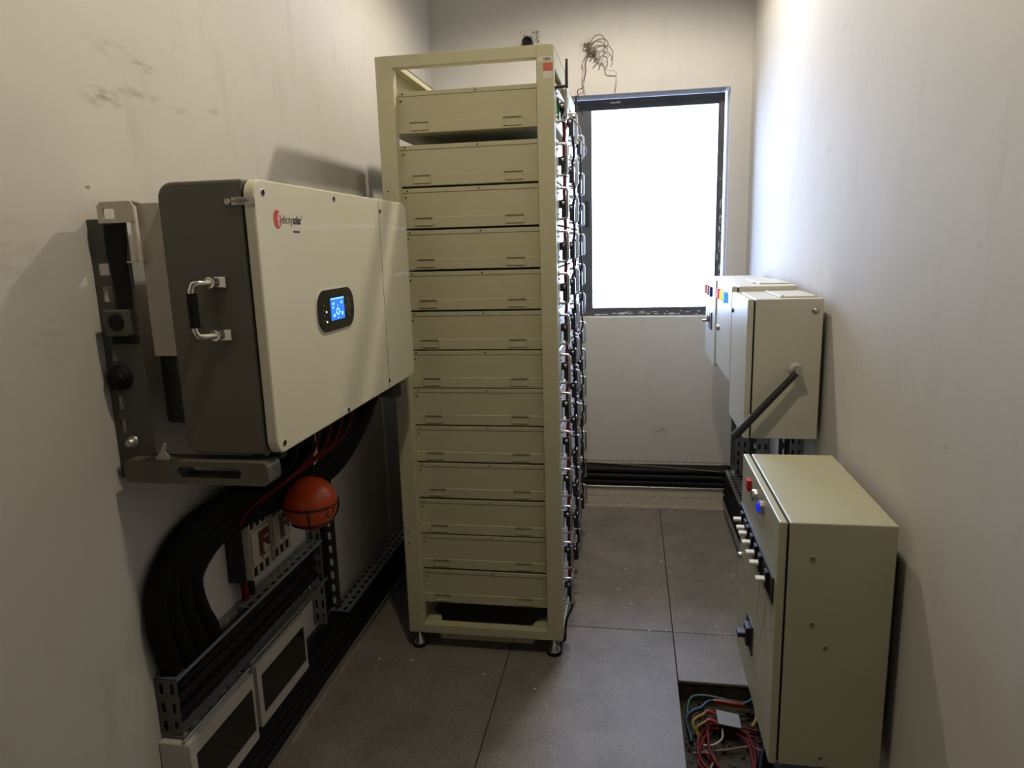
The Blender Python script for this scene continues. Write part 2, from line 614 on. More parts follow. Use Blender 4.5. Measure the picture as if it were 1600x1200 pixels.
for k in range(26):
    scrap(tf, rng.uniform(-.2, .43), OZ0 + rng.uniform(.006, .024), rng.uniform(.008, .035), rng.uniform(.002, .006), FY - .0006)
for k in range(20):
    scrap(tf, OX1 - rng.uniform(.018, .037), rng.uniform(OZ0 + .1, OZ0 + .75), .003, rng.uniform(.006, .03), FY - .0006)
scrap(tf, -.095, OZ1 - .028, .03, .006, FY - .0006)
scrap(tf, -.07, OZ1 - .027, .02, .008, FY - .0007)
tf.build('film_scraps', 'tape_film', win, 'torn scraps of protective film', 'stuff')

# cement skirtings along the floor
k = MB()
n = 40
top, bot = [], []
rk = random.Random(5)
pts = []
for i in range(n + 1):
    y = .6 + (3.79 - .6) * i / n
    pts.append((y, rk.uniform(-.004, .004), rk.uniform(-.004, .004)))
vs, fs = [], []
for y, a, b in pts:
    vs += [(XL, y, .001), (-.998 + a, y, .001), (-1.001 + a, y, .030 + b), (XL, y, .034 + b)]
for i in range(n):
    q = 4 * i
    for j in range(4):
        fs.append((q + j, q + (j + 1) % 4, q + 4 + (j + 1) % 4, q + 4 + j))
fs += [(0, 1, 2, 3), (4 * n + 3, 4 * n + 2, 4 * n + 1, 4 * n)]
struct(k.add(vs, fs).build('trim_1', 'cement'))
vs, fs = [], []
n = 50
for i in range(n + 1):
    x = XL + .062 + (XR - XL - .064) * i / n
    a, b = rk.uniform(-.004, .004), rk.uniform(-.003, .003)
    vs += [(x, YB - .001, .001), (x, 3.783 + a, .001), (x, 3.793 + a * .5, .012 + b), (x, YB - .001, .016)]
for i in range(n):
    q = 4 * i
    for j in range(4):
        fs.append((q + j, q + 4 + j, q + 4 + (j + 1) % 4, q + (j + 1) % 4))
struct(MB().add(vs, fs).build('trim_2', 'cement'))

# ------------------------------------------------------------------ battery racks
RX0, RX1, RT, RB = -.8015, -.2346, 2.05, .0665
ORD = ['topmost', 'second', 'third', 'fourth', 'fifth', 'sixth', 'seventh', 'eighth', 'ninth', 'tenth', 'eleventh', 'twelfth', 'lowest']


def rack(y0, y1, label, dx=0.0, detail=True):
    x0, x1 = RX0 + dx, RX1 + dx
    t = thing('battery_rack', label, 'rack', ((x0 + x1) / 2, (y0 + y1) / 2, 0), 'open steel battery racks')
    for (px0, px1) in ((x0, x0 + .057), (x1 - .054, x1)):
        for near in (True, False):
            a, b = (y0, y0 + .036) if near else (y1 - .036, y1)
            m = MB().rbox(px0, px1, a, b, RB, RT, .003)
            p = m.build('post', 'rack_paint', t)
            if near and px0 == x0:
                for z in (1.638, 1.592, .458, .414):
                    MB().cyl((px0 + .018, a + .001, z), (px0 + .018, a - .0006, z), .0028, n=10).build('bolt_hole', 'dark_hole', p)
    for yy in (y0, y1 - .036):
        MB().rbox(x0 + .056, x1 - .053, yy + .0004, yy + .0356, RT - .037, RT, .002).build('top_rail', 'rack_paint', t)
        MB().rbox(x0 + .056, x1 - .053, yy + .0004, yy + .0356, RB, RB + .034, .002).build('bottom_rail', 'rack_paint', t)
    for (px0, px1, s) in ((x0, x0 + .05, 1), (x1 - .05, x1, -1)):
        m = MB().box(px0, px1, y0 + .035, y1 - .035, RT - .003, RT)
        m.box(px0 if s > 0 else px1 - .003, px0 + .003 if s > 0 else px1, y0 + .035, y1 - .035, RT - .062, RT)
        m.box(px0 + .047 if s > 0 else px0, px1 if s > 0 else px0 + .003, y0 + .035, y1 - .035, RT - .02, RT)
        m.build('side_rail', 'rack_paint', t)
        MB().rbox(px0, px1, y0 + .035, y1 - .035, RB, RB + .03, .002).build('side_rail', 'rack_paint', t)
    # angle runners the modules sit on are welded between the posts on the left
    for cx, cy in ((x0 + .028, y0 + .03), (x1 - .035, y0 + .03), (x0 + .028, y1 - .03), (x1 - .035, y1 - .03)):
        f = MB().lathe((cx, cy, 0), (0, 0, 1), [(.027, 0), (.028, .006), (.026, .012)], 22)
        fo_ = f.build('foot', 'black_rubber', t)
        MB().lathe((cx, cy, .012), (0, 0, 1), [(.023, 0), (.022, .006), (.013, .018), (.011, .026), (.007, .028), (.007, RB - .010)], 22).build('foot_cup', 'chrome', fo_, 'chrome levelling cup')
    # corner gussets in the bottom opening
    for sx, xx in ((1, x0 + .057), (-1, x1 - .054)):
        ol = [(xx, y0 + .036), (xx + sx * .06, y0 + .036), (xx + sx * .045, y0 + .075), (xx, y0 + .11)]
        MB().prism(ol, 2, RB + .03, RB + .034).build('gusset', 'rack_paint', t)
    if detail:
        MB().box(x0 + .05, x0 + .13, y0 + .30, y0 + .325, RT - .053, RT - .05).build('gusset', 'rack_paint', t)
        # rating stickers (square codes left off)
        st = MB().box(x1 - .047, x1 - .004, y0 - .0006, y0 + .0002, 1.999, 2.0145).build('sticker', 'sticker_white', t)
        b = MB()
        xx = x1 - .031
        r_ = random.Random(2)
        while xx < x1 - .009:
            w = r_.choice((.0008, .0014, .002))
            b.box(xx, xx + w, y0 - .0009, y0 - .0004, 2.003, 2.011)
            xx += w + r_.choice((.0008, .0012))
        b.build('barcode', 'print_black', st)
        MB().box(x1 - .032, x1 - .003, y0 - .0007, y0 + .0002, 1.973, 1.996).build('sticker', 'sticker_red', t, 'red warning sticker')
        MB().box(x1 - .032, x1 - .003, y0 - .0007, y0 + .0002, 1.951, 1.972).build('sticker', 'sticker_white', t)
    return t


R1Y0, R1Y1 = 2.2822, 2.84
R2Y0, R2Y1 = 2.850, 3.408
rack(R1Y0, R1Y1, 'tall beige steel rack nearest the viewer, standing on chrome feet')
rack(R2Y0, R2Y1, 'beige steel rack hidden behind the nearer rack, by the window', -.012, False)

# ---- one battery module, then copies
BH = .1295
BY0, BY1 = 2.318, 2.802
BX0, BX1 = -.775, -.2365


def battery(z):
    t = thing('battery_module', '', 'battery', ((BX0 + BX1) / 2, (BY0 + BY1) / 2, z), 'battery modules stacked in the two racks')
    y0, y1 = BY0, BY1
    # body: main case, upper lid lip, lower skirt on the near side
    m = MB().box(BX0, BX1, y0 + .004, y1, z, z + BH - .013)
    m.rbox(BX0 + .002, BX1, y0 + .0035, y1, z + .034, z + BH - .0155, .0012, 1)
    m.build('case', 'battery_paint', t)
    lid = MB().rbox(BX0, BX1, y0 + .0015, y1 + .001, z + BH - .0145, z + BH, .0012, 1).build('lid', 'battery_paint', t)
    sk = MB().rbox(BX0 + .001, BX1 - .001, y0 + .0002, y0 + .006, z + .0008, z + .036, .0012, 1).build('lower_skirt', 'battery_paint', t)
    for cx in (-.676, -.372):
        h = MB()
        ol, il = rrect(cx - .031, cx + .031, z + .010, z + .037, .002, 2), rrect(cx - .029, cx + .029, z + .012, z + .0352, .002, 2)
        ring_prism(h, ol, il, 1, y0 - .0022, y0 + .002)
        h.box(cx - .029, cx + .029, y0 + .0006, y0 + .003, z + .0115, z + .0355)
        h.box(cx - .030, cx + .030, y0 - .0045, y0 + .002, z + .0345, z + .037)
        h.box(cx - .029, cx + .029, y0 - .0035, y0 + .002, z + .0095, z + .0115)
        h.build('louver', 'battery_paint', sk)
    s = MB()
    for (sx, sz) in ((-.729, BH - .007), (-.488, BH - .007), (-.735, BH - .028)):
        s.lathe((sx, y0 + .0025, z + sz), (0, -1, 0), [(.0028, 0), (.0028, .0016), (.0015, .0022)], 10)
    s.build('screw', 'black_plastic', lid)
    # front panel faces the aisle (+x)
    fp = MB().rbox(BX1 - .002, BX1 + .003, y0 + .002, y1 - .002, z + .002, z + BH - .002, .001, 1).build('front_panel', 'battery_front', t)
    X = BX1 + .003
    for yy in (y0 + .018, y1 - .022):
        pts = []
        a, b, ro, R = z + .016, z + BH - .017, .004, .010
        XO = X + .031
        pts = [(X - .001, yy, a), (XO - R, yy, a), (XO - .3 * R, yy, a + .3 * R), (XO, yy, a + R), (XO, yy, b - R), (XO - .3 * R, yy, b - .3 * R), (XO - R, yy, b), (X - .001, yy, b)]
        h = MB().tube(pts, .0042, 10, spline=False)
        hh = h.build('handle', 'satin_steel', t)
        w = MB()
        for zz in (a, b):
            w.lathe((X, yy, zz), (1, 0, 0), [(.0075, -.001), (.0075, .002), (.005, .003)], 12)
        for zz in (a + .016, b - .016):
            w.lathe((X, yy - .006, zz), (1, 0, 0), [(.0035, 0), (.0035, .004), (.002, .005)], 10)
        w.build('handle_washer', 'satin_steel', hh)
    # power connectors near each handle, status window and switches along the panel
    for yy, sgn in ((y0 + .075, 1), (y1 - .10, 1)):
        c = MB().rbox(X - .001, X + .010, yy - .013, yy + .013, z + .052, z + .078, .002)
        c.rbox(X + .008, X + .026, yy - .018, yy + .018, z + .020, z + .080, .003)
        co = c.build('power_connector', 'black_plastic', t)
        MB().cyl((X + .010, yy - .017, z + .068), (X + .018, yy - .017, z + .068), .006).build('connector_bolt', 'satin_steel', co)
    d = MB().rbox(X - .001, X + .002, y0 + .20, y0 + .27, z + .045, z + .085, .001, 1).build('status_window', 'smoked_window', t)
    r = MB()
    for kx in range(4):
        r.rbox(X - .001, X + .006, y0 + .30 + kx * .022, y0 + .315 + kx * .022, z + .075, z + .09, .001, 1)
    r.build('data_socket', 'black_plastic', t)
    MB().rbox(X - .001, X + .007, y0 + .30, y0 + .322, z + .035, z + .05, .001, 1).build('power_switch', 'red_plastic', t)
    return t


ztops = [1.948, 1.783, 1.6475, 1.512, 1.376, 1.241, 1.108, .976, .842, .707, .571, .437, .3005]
b0 = battery(ztops[0] - BH)
rr_ = random.Random(11)
mods = []
for ri, dxy in enumerate(((0, 0), (-.013, R2Y0 - R1Y0))):
    for i, zt in enumerate(ztops):
        if ri == 0 and i == 0:
            o = b0
        else:
            jit = 0 if ri == 0 else rr_.uniform(-.002, .002)
            o = copy_tree(b0, (dxy[0], dxy[1], zt - ztops[0] + jit))
        pos = {0: 'topmost', 12: 'lowest'}.get(i, ORD[i] + ' from the top')
        o['label'] = ('beige battery module in the nearest rack, %s' % pos) if ri == 0 else \
                     ('battery module in the rack behind, by the window, %s' % pos)
        mods.append(o)

# antenna and open electronics on both top modules
for ri in (0, 1):
    o = mods[0] if ri == 0 else mods[13]
    wx, wy, wz = o.location
    base = WL[o.name]
    y = BY0 + (R2Y0 - R1Y0) * ri + (-.018 if ri == 0 else -.03)
    X = BX1 + .003 - .013 * ri
    z = base[2] + BH - .019
    a = MB().cyl((X, y + .02, z), (X + .008, y, z), .005).cyl((X + .006, y, z), (X + .036, y, z), .0042, .0048)
    a.tube([(X + .036, y, z - .006), (X + .036, y, z + .04), (X + .037, y, z + .078)], .0045, 10, spline=False, rf=lambda i: (1.1, 1, .8)[i])
    a.build('antenna', 'black_plastic', o, 'upright black antenna')
    MB().box(X, X + .006, y + .055, y + .075, z - .085, z - .02).build('circuit_board', 'pcb_green', o, 'green circuit board')
    w = MB().tube([(X, y + .05, z - .02), (X + .022, y + .052, z - .04), (X + .026, y + .055, z - .065), (X + .01, y + .06, z - .09), (X, y + .06, z - .10)], .0028, 7)
    w.tube([(X, y + .40, z - .01), (X + .040, y + .42, z - .05), (X + .046, y + .44, z - .085), (X + .02, y + .44, z - .115), (X, y + .43, z - .12)], .003, 7)
    w.build('data_lead', 'grey_wire', o)

# link cables between neighbouring modules
for ri, (dx, dy) in enumerate(((0, 0), (-.013, R2Y0 - R1Y0))):
    rk_name = 'nearest rack' if ri == 0 else 'rear rack by the window'
    X = BX1 + .003 + dx
    for i in range(12):
        z1, z0 = ztops[i] - BH + .026, ztops[i + 1] - BH + .074
        y = BY0 + .075 + dy
        q = rr_.uniform(-.004, .004)
        m = MB().tube([(X + .017, y, z1), (X + .018, y + .003 + q, (z1 + z0) / 2 + .01), (X + .016, y - .002 + q, (z1 + z0) / 2 - .01), (X + .017, y, z0)], .0052, 8, .012)
        c = m.build('power_cable', 'red_cable')
        tag(c, 'red link cable between %s and %s modules of the %s' % (ORD[i], ORD[i + 1], rk_name), 'cable', 'red link cables on the battery fronts')
        y = BY1 - .10 + dy
        xo = -.004 + rr_.uniform(0, .007)
        m = MB().tube([(X + .017, y, z1 + .01), (X + .022 + xo, y - .02, z1 - .008), (X + .026 + xo, y - .022, (z1 + z0) / 2 - .015), (X + .020 + xo, y - .012, z0 + .02), (X + .017, y, z0 - .008)], .0040, 8, .012)
        c = m.build('power_cable', 'black_rubber')
        tag(c, 'black link cable between %s and %s modules of the %s' % (ORD[i], ORD[i + 1], rk_name), 'cable', 'black link cables on the battery fronts')
m = MB().tube([(BX1 + .018, BY0 + .06, ztops[12] - BH + .03), (BX1 + .03, BY0 + .045, .16), (BX1 + .014, BY0 + .02, .13), (BX1 + .008, BY0 + .012, .10), (BX1 + .008, BY0 - .0, .06), (BX1 - .002, BY0 + .03, .03), (BX1 - .02, BY0 + .12, .006), (BX1 - .1, BY0 + .3, .006)], .0042, 8)
tag(m.build('earth_cable', 'black_rubber'), 'thin black cable from the lowest module down past the front right rack foot', 'cable')

# ------------------------------------------------------------------ solar inverter on the left wall
IX, IY0, IY1, IZ0, IZ1 = -.688, 1.252, 2.163, 1.058, 1.591
inv = thing('solar_inverter', 'large cream and grey inverter on the left wall with a blue display', 'inverter', (-.79, (IY0 + IY1) / 2, IZ0))
IB = -.888
# grey body with rounded long edges, profile in (x,z) extruded along y, rounded at back top/bottom
body_ol = []
for (cx, cz, a0, r) in ((IB + .03, IZ1 - .03, 90, .03), (IB + .03, IZ0 + .03, 180, .03)):
    for i in range(7):
        a = math.radians(a0 + 90 * i / 6)
        body_ol.append((cx + r * math.cos(a), cz + r * math.sin(a)))
body_ol = [(IX - .024, IZ1)] + body_ol + [(IX - .024, IZ0)]
bd = MB().prism(body_ol, 1, IY0 + .002, IY1 - .002)
bo = bd.build('body', 'inverter_grey', inv, 'dark grey body')
bv = bo.modifiers.new('bevel', 'BEVEL')
bv.width = .006
bv.segments = 3
bv.limit_method = 'ANGLE'
bv.angle_limit = math.radians(50)
# cream front shell: rounded rect in (y,z), bevelled
fr = MB().prism(rrect(IY0, IY1, IZ0, IZ1, .030, 8), 0, IX - .0225, IX)
fo_ = fr.build('front_cover', 'inverter_white', inv, 'cream front cover')
bv = fo_.modifiers.new('bevel', 'BEVEL')
bv.width = .004
bv.segments = 3
bv.limit_method = 'ANGLE'
bv.angle_limit = math.radians(50)
MB().prism(rrect(IY0 + .001, IY1 - .001, IZ0 + .001, IZ1 - .001, .030, 8), 0, IX - .0245, IX - .0222).build('gasket', 'dark_hole', inv)
MB().box(IX - .001, IX + .0005, 1.917, 1.9185, IZ0 + .005, IZ1 - .005).build('cover_seam', 'print_grey', fo_)
for (sy, sz) in ((1.285, 1.567), (1.616, 1.574), (1.927, 1.558), (1.280, 1.078), (1.612, 1.068), (1.918, 1.082)):
    s = MB().lathe((IX - .001, sy, sz), (1, 0, 0), [(.0075, 0), (.0075, .0012), (.0055, .0016)], 16)
    so_ = s.build('screw_recess', 'satin_steel', fo_)
    MB().cyl((IX, sy, sz), (IX + .0011, sy, sz), .0048, n=12).build('screw_head', 'dark_hole', so_) if False else MB().cyl((IX, sy + .0005, sz), (IX + .0016, sy + .0005, sz), .0052, n=12).build('screw', 'dark_hole', fo_)
# display
dp = MB().prism(rrect(1.476, 1.686, 1.272, 1.367, .040, 8), 0, IX - .001, IX + .003).build('display_panel', 'smoked_window', inv, 'black oval display panel')
ring_prism(MB(), rrect(1.473, 1.689, 1.269, 1.370, .042, 8), rrect(1.477, 1.685, 1.273, 1.366, .040, 8), 0, IX - .001, IX + .0018).build('display_bezel', 'sticker_white', inv)
MB().box(IX + .0025, IX + .0036, 1.546, 1.624, 1.295, 1.347).build('screen', 'screen_blue', dp, 'lit blue screen')
ic = MB()
for (a, b, c, d) in ((1.556, 1.566, 1.331, 1.336), (1.556, 1.562, 1.322, 1.327), (1.604, 1.612, 1.331, 1.337), (1.558, 1.568, 1.303, 1.309), (1.606, 1.614, 1.304, 1.312),
                     (1.572, 1.578, 1.311, 1.313), (1.594, 1.600, 1.311, 1.313), (1.584, 1.586, 1.326, 1.331), (1.584, 1.586, 1.297, 1.301), (1.548, 1.622, 1.3435, 1.346)):
    ic.box(IX + .0034, IX + .0039, a, b, c, d)
ring_prism(ic, [(1.585 + .009 * math.cos(t * .5236), 1.314 + .009 * math.sin(t * .5236)) for t in range(12)], [(1.585 + .006 * math.cos(t * .5236), 1.314 + .006 * math.sin(t * .5236)) for t in range(12)], 0, IX + .0034, IX + .0039)
ic.build('screen_icon', 'screen_icon', dp)
for (by, bz) in ((1.648, 1.335), (1.648, 1.306), (1.637, 1.3205), (1.659, 1.3205)):
    ring_prism(MB(), rrect(by - .006, by + .006, bz - .006, bz + .006, .003, 3), rrect(by - .0045, by + .0045, bz - .0045, bz + .0045, .002, 3), 0, IX + .0025, IX + .004).build('button', 'satin_steel', dp)
for (by, bz) in ((1.521, 1.318), (1.521, 1.295)):
    MB().cyl((IX + .0025, by, bz), (IX + .0038, by, bz), .0026, n=10).build('status_light', 'led_white', dp)
tl = MB()
for bz in (1.332, 1.321, 1.309, 1.298):
    tl.box(IX + .0028, IX + .0033, 1.505, 1.513, bz, bz + .003)
tl.build('legend', 'print_grey', dp)
# logo: red disc with a pale f, then the lettering
lg = MB().prism([(1.3335 + .0155 * math.cos(6.2832 * i / 28), 1.519 + .0185 * math.sin(6.2832 * i / 28)) for i in range(28)], 0, IX - .0005, IX + .0006).build('logo_disc', 'print_red', fo_)
fm, w_ = text_mb('f', .034, lambda u, v: (IX + .0010, 1.3335 + u, 1.5065 + v * 1.05), bold=.0008)
fm.build('logo_letter', 'inverter_white', fo_)
t1, w1 = text_mb('elicity', .0195, lambda u, v: (IX + .0006, 1.351 + u, 1.5115 + v * 1.25))
t1.build('lettering', 'print_grey', fo_)
t2, w2 = text_mb('solar', .0195, lambda u, v: (IX + .0006, 1.3525 + w1 + u, 1.5115 + v * 1.25), bold=.0005)
t2.build('lettering', 'print_black', fo_)
t3, w3 = text_mb('®', .009, lambda u, v: (IX + .0006, 1.353 + w1 + w2 + u, 1.5245 + v))
t3.build('lettering', 'print_black', fo_)
tg = MB()
for kx, ww in enumerate((.0075, .004, .004, .008)):
    y_ = 1.398 + sum((.0075, .004, .004, .008)[:kx]) + kx * .0016
    tg.box(IX - .0004, IX + .0005, y_, y_ + ww, 1.4935, 1.4975)
tg.build('tagline', 'print_black', fo_)
# side handle (chrome, black grip)
hx, hy = -.822, IY0 - .045
mh = MB()
for zz in (1.402, 1.301):
    mh.rbox(-.800, -.760, IY0 - .003, IY0 + .003, zz - .011, zz + .011, .002)
    mh.cyl((-.790, IY0, zz), (-.790, IY0 - .012, zz), .011)
pts = [(-.790, IY0 - .010, 1.402), (-.800, IY0 - .030, 1.402), (-.808, IY0 - .036, 1.400), (-.812, IY0 - .038, 1.390), (-.812, IY0 - .038, 1.313), (-.808, IY0 - .036, 1.303), (-.800, IY0 - .030, 1.301), (-.790, IY0 - .010, 1.301)]
mh.tube(pts, .0065, 12, spline=False)
hd = mh.build('side_handle', 'chrome', inv, 'chrome carrying handle')
MB().cyl((-.812, IY0 - .038, 1.384), (-.812, IY0 - .038, 1.319), .0098).build('handle_grip', 'black_rubber', hd, 'black grip')
# certification strip and round seal
st = MB().box(-.734, -.687, IY0 - .0008, IY0 + .003, 1.5440, 1.5575).build('sticker', 'sticker_white', inv)
ln = MB()
for zz, a, b in ((1.5535, -.726, -.704), (1.5502, -.732, -.699), (1.5468, -.724, -.707)):
    ln.box(a, b, IY0 - .0011, IY0 - .0006, zz, zz + .0016)
ln.build('small_print', 'print_grey', st)
MB().cyl((-.7435, IY0 + .003, 1.5505), (-.7435, IY0 - .0006, 1.5505), .0055, n=16).build('seal', 'sticker_white', inv)
# white rear housing and dark lower rear box
MB().rbox(-.950, IB + .002, 1.275, 2.10, 1.256, 1.557, .002).build('rear_housing', 'sheet_white', inv, 'white sheet metal rear housing')
MB().rbox(-.985, IB + .004, 1.33, 2.08, 1.10, 1.254, .012).build('rear_heatsink', 'bracket_grey', inv)
MB().rbox(-.925, -.888, 1.30, 1.335, 1.215, 1.256, .008).build('rear_cap', 'inverter_grey', inv)
# cable glands below
gl = MB()
for k in range(7):
    yy = 1.40 + k * .105
    for xx in (-.84, -.77):
        gl.cyl((xx, yy, IZ0 + .002), (xx, yy, IZ0 - .028), .020, .018, 12)
gl.build('cable_gland', 'black_plastic', inv)
MB().rbox(-.845, -.735, 2.02, 2.11, IZ0 - .045, IZ0 + .001, .012).build('terminal_cover', 'black_plastic', inv)

# wall frame carrying the inverter
br = thing('mounting_frame', 'dark grey upright frame with square cutouts on the left wall behind the inverter', 'bracket', (-1.0, 1.30, 1.0))
y0, y1 = 1.268, 1.272
holes = [(1.420, 1.443), (1.367, 1.398), (1.246, 1.272), (1.145, 1.174), (1.096, 1.125)]
pm = MB()
xa, xb, ha, hb = XL + .001, -.972, -1.045, -1.021
pm.box(xa, ha, y0, y1, .998, 1.5285)
pm.box(hb, xb, y0, y1, 1.020, 1.5285)
zz = 1.5285
for (a, b) in holes:
    pm.box(ha, hb, y0, y1, b, zz)
    zz = a
pm.box(ha, hb, y0, y1, .998, zz)
pm.build('side_plate', 'bracket_grey', br)
MB().prism([(-1.019, 1.517), (-.972, 1.519), (-.974, 1.475), (-.979, 1.457), (-.978, 1.407), (-.977, 1.354), (-1.013, 1.354), (-1.014, 1.395), (-1.017, 1.443), (-1.020, 1.452)], 1, 1.2655, 1.2682).build('dark_void_sheet', 'dark_hole', br)  # black sheet standing in for the dark void in the plate
q = MB().rbox(-1.031, -.984, 1.245, 1.268, 1.300, 1.352, .003)
qo = q.build('socket_plate', 'bracket_grey', br)
MB().cyl((-1.002, 1.246, 1.328), (-1.002, 1.2435, 1.328), .017, n=24).build('socket_hole', 'dark_hole', qo)
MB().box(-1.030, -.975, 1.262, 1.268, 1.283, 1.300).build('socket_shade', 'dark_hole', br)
q = MB().lathe((-1.027, 1.268, 1.213), (.35, -1, 0), [(.025, 0), (.025, .010), (.021, .014), (.006, .015), (.005, .019)], 24)
q.build('rubber_plug', 'black_rubber', br)
q = MB().lathe((-1.018, 1.268, 1.078), (0, -1, 0), [(.014, 0), (.014, .004), (.009, .005), (.009, .016), (.006, .018)], 6)
q.build('bolt', 'galvanised', br)
MB().rbox(-1.042, -1.022, 1.262, 1.268, 1.000, 1.026, .001).build('clip', 'tray_grey', br)
# bent white sheet clip at the top
wl = MB()
ring_prism(wl, [(-1.022, 1.520), (-.944, 1.520), (-.944, 1.552), (-.950, 1.560), (-1.014, 1.560), (-1.022, 1.552)],
           [(-1.010, 1.528), (-.985, 1.528), (-.985, 1.545), (-.988, 1.547), (-1.008, 1.547), (-1.010, 1.545)], 1, 1.258, 1.262)
wl.box(-.953, -.944, 1.258, 1.262, 1.445, 1.521)
wl.box(-.972, -.944, 1.258, 1.275, 1.443, 1.446)
wl.box(-1.016, -.944, 1.262, 1.40, 1.558, 1.5605)
wl.build('top_clip', 'sheet_white', br, 'bent white sheet metal clip')
# moulded grey support beams under the inverter
for yb in (1.238, 2.07):
    ol = rrect(-1.025, -.706, .999, 1.047, .014, 5)
    il = rrect(-.905, -.765, 1.012, 1.036, .0115, 5)
    m = ring_prism(MB(), ol, il, 1, yb, yb + .05)
    m.build('support_beam', 'inverter_grey', br, 'moulded grey beam with a long slot')
MB().prism([(-.956, 1.047), (-.928, 1.047), (-.926, 1.054), (-.934, 1.062), (-.930, 1.080), (-.934, 1.081), (-.943, 1.064), (-.955, 1.052)], 1, 1.246, 1.250).build('lug', 'sheet_white', br, 'pale lug')

# ------------------------------------------------------------------ trays
BLK = 'black_plastic'


def tray_run(name, label, cat='cable tray'):
    return thing(name, label, cat, (0, 0, 0))


# upper open tray on the left wall
tr = thing('cable_tray', 'short perforated cable tray above the two smoked boxes on the left wall', 'cable tray', (-1.03, 1.63, .378))
MB().perf((XL + .002, 1.276, .380), (0, 1, 0), (0, 0, 1), 18, 3, .0395, .047, .024, .011).build('back_plate', 'tray_grey', tr)
MB().perf((XL + .003, 1.276, .3785), (0, 1, 0), (1, 0, 0), 18, 2, .0395, .033, .024, .010).build('bottom_plate', 'tray_grey', tr)
MB().perf((XL + .003, 1.60, .5225), (0, 1, 0), (1, 0, 0), 11, 2, .0405, .027, .024, .011).build('top_flange', 'tray_grey', tr)
MB().perf((XL + .003, 1.277, .5225), (1, 0, 0), (0, 1, 0), 2, 1, .027, .040, .012, .026).build('top_flange', 'tray_grey', tr)
MB().perf((XL + .003, 1.2765, .380), (1, 0, 0), (0, 0, 1), 2, 3, .027, .047, .010, .028).build('end_plate', 'bracket_grey', tr)
MB().box(-1.003, -.999, 1.277, 2.045, .517, .525).build('front_edge', 'tray_grey', tr)
MB().rbox(-.996, -.989, 1.262, 1.545, .373, .381, .001, 1).build('front_lip', 'galvanised', tr)
MB().rbox(-.996, -.989, 1.552, 2.045, .384, .392, .001, 1).build('front_lip', 'galvanised', tr)
ROW = ('bottom', 'middle', 'upper')
for i, (xx, zz) in enumerate(((-1.036, .402), (-1.036, .442), (-1.036, .482))):
    m = MB().tube([(xx, 1.285, zz), (xx + .003, 1.5, zz + .004 * math.sin(i * 2)), (xx - .002, 1.75, zz - .003), (xx, 2.04, zz)], .0165, 10)
    tag(m.build('power_cable', 'black_rubber'), 'black cable lying in the short upper tray on the left wall, %s one' % ROW[i], 'cable', 'black cables in the upper left tray')

# smoked distribution boxes below it
for (a, b, c, d, lab) in ((1.262, 1.540, .176, .371, 'white box with a smoked window under the left tray, nearer one'),
                          (1.556, 1.842, .192, .378, 'white box with a smoked window under the left tray, farther one')):
    bx = thing('distribution_box', lab, 'electrical box', (-1.02, (a + b) / 2, c), 'smoked window boxes on the left wall')
    MB().rbox(XL + .001, -.989, a, b, c, d, .004, 3).build('housing', 'dist_white', bx)
    fo_ = MB()
    ring_prism(fo_, rrect(a + .001, b - .001, c + .001, d - .001, .006, 3), rrect(a + .022, b - .010, c + .030, d - .040, .003, 3), 0, -.990, -.979)
    fo2 = fo_.build('door', 'dist_white', bx)
    MB().box(-.989, -.982, a + .020, b - .008, c + .028, d - .038).build('window', 'smoked_window', fo2, 'smoked window')

# vertical tray on the left wall
vt = thing('cable_tray', 'upright perforated channel on the left wall below the orange ball', 'cable tray', (-1.03, 2.11, .2))
MB().perf((XL + .004, 2.052, .215), (1, 0, 0), (0, 0, 1), 2, 14, .0225, .0485, .009, .028).build('near_flange', 'tray_grey', vt)
MB().perf((XL + .004, 2.168, .215), (1, 0, 0), (0, 0, 1), 1, 14, .045, .0485, .012, .028).build('far_flange', 'bracket_grey', vt)
MB().box(XL + .001, XL + .004, 2.052, 2.169, .21, .90).build('web', 'black_plastic', vt)
NTH = ('nearest', 'second', 'third', 'fourth', 'fifth', 'farthest')
for i, (xx, yy) in enumerate(((-1.043, 2.064), (-1.043, 2.082), (-1.043, 2.100), (-1.043, 2.118), (-1.043, 2.136), (-1.043, 2.154))):
    top = (-.86 + .03 * (i % 3), 1.98 + .055 * i, 1.05)
    m = MB().tube([top, (-.87 + .02 * (i % 3), 1.99 + .050 * i, .99), (-.93, 2.03 + .036 * i, .90), (-.99, 2.06 + .02 * i, .79), (xx + .004, yy + .004, .68), (xx, yy, .4), (xx, yy + .001, .22)], .0085, 9)
    tag(m.build('power_cable', 'black_rubber'), 'black cable dropping from the inverter into the upright left channel, %s of six' % NTH[i], 'cable', 'black cables dropping into the upright channel')

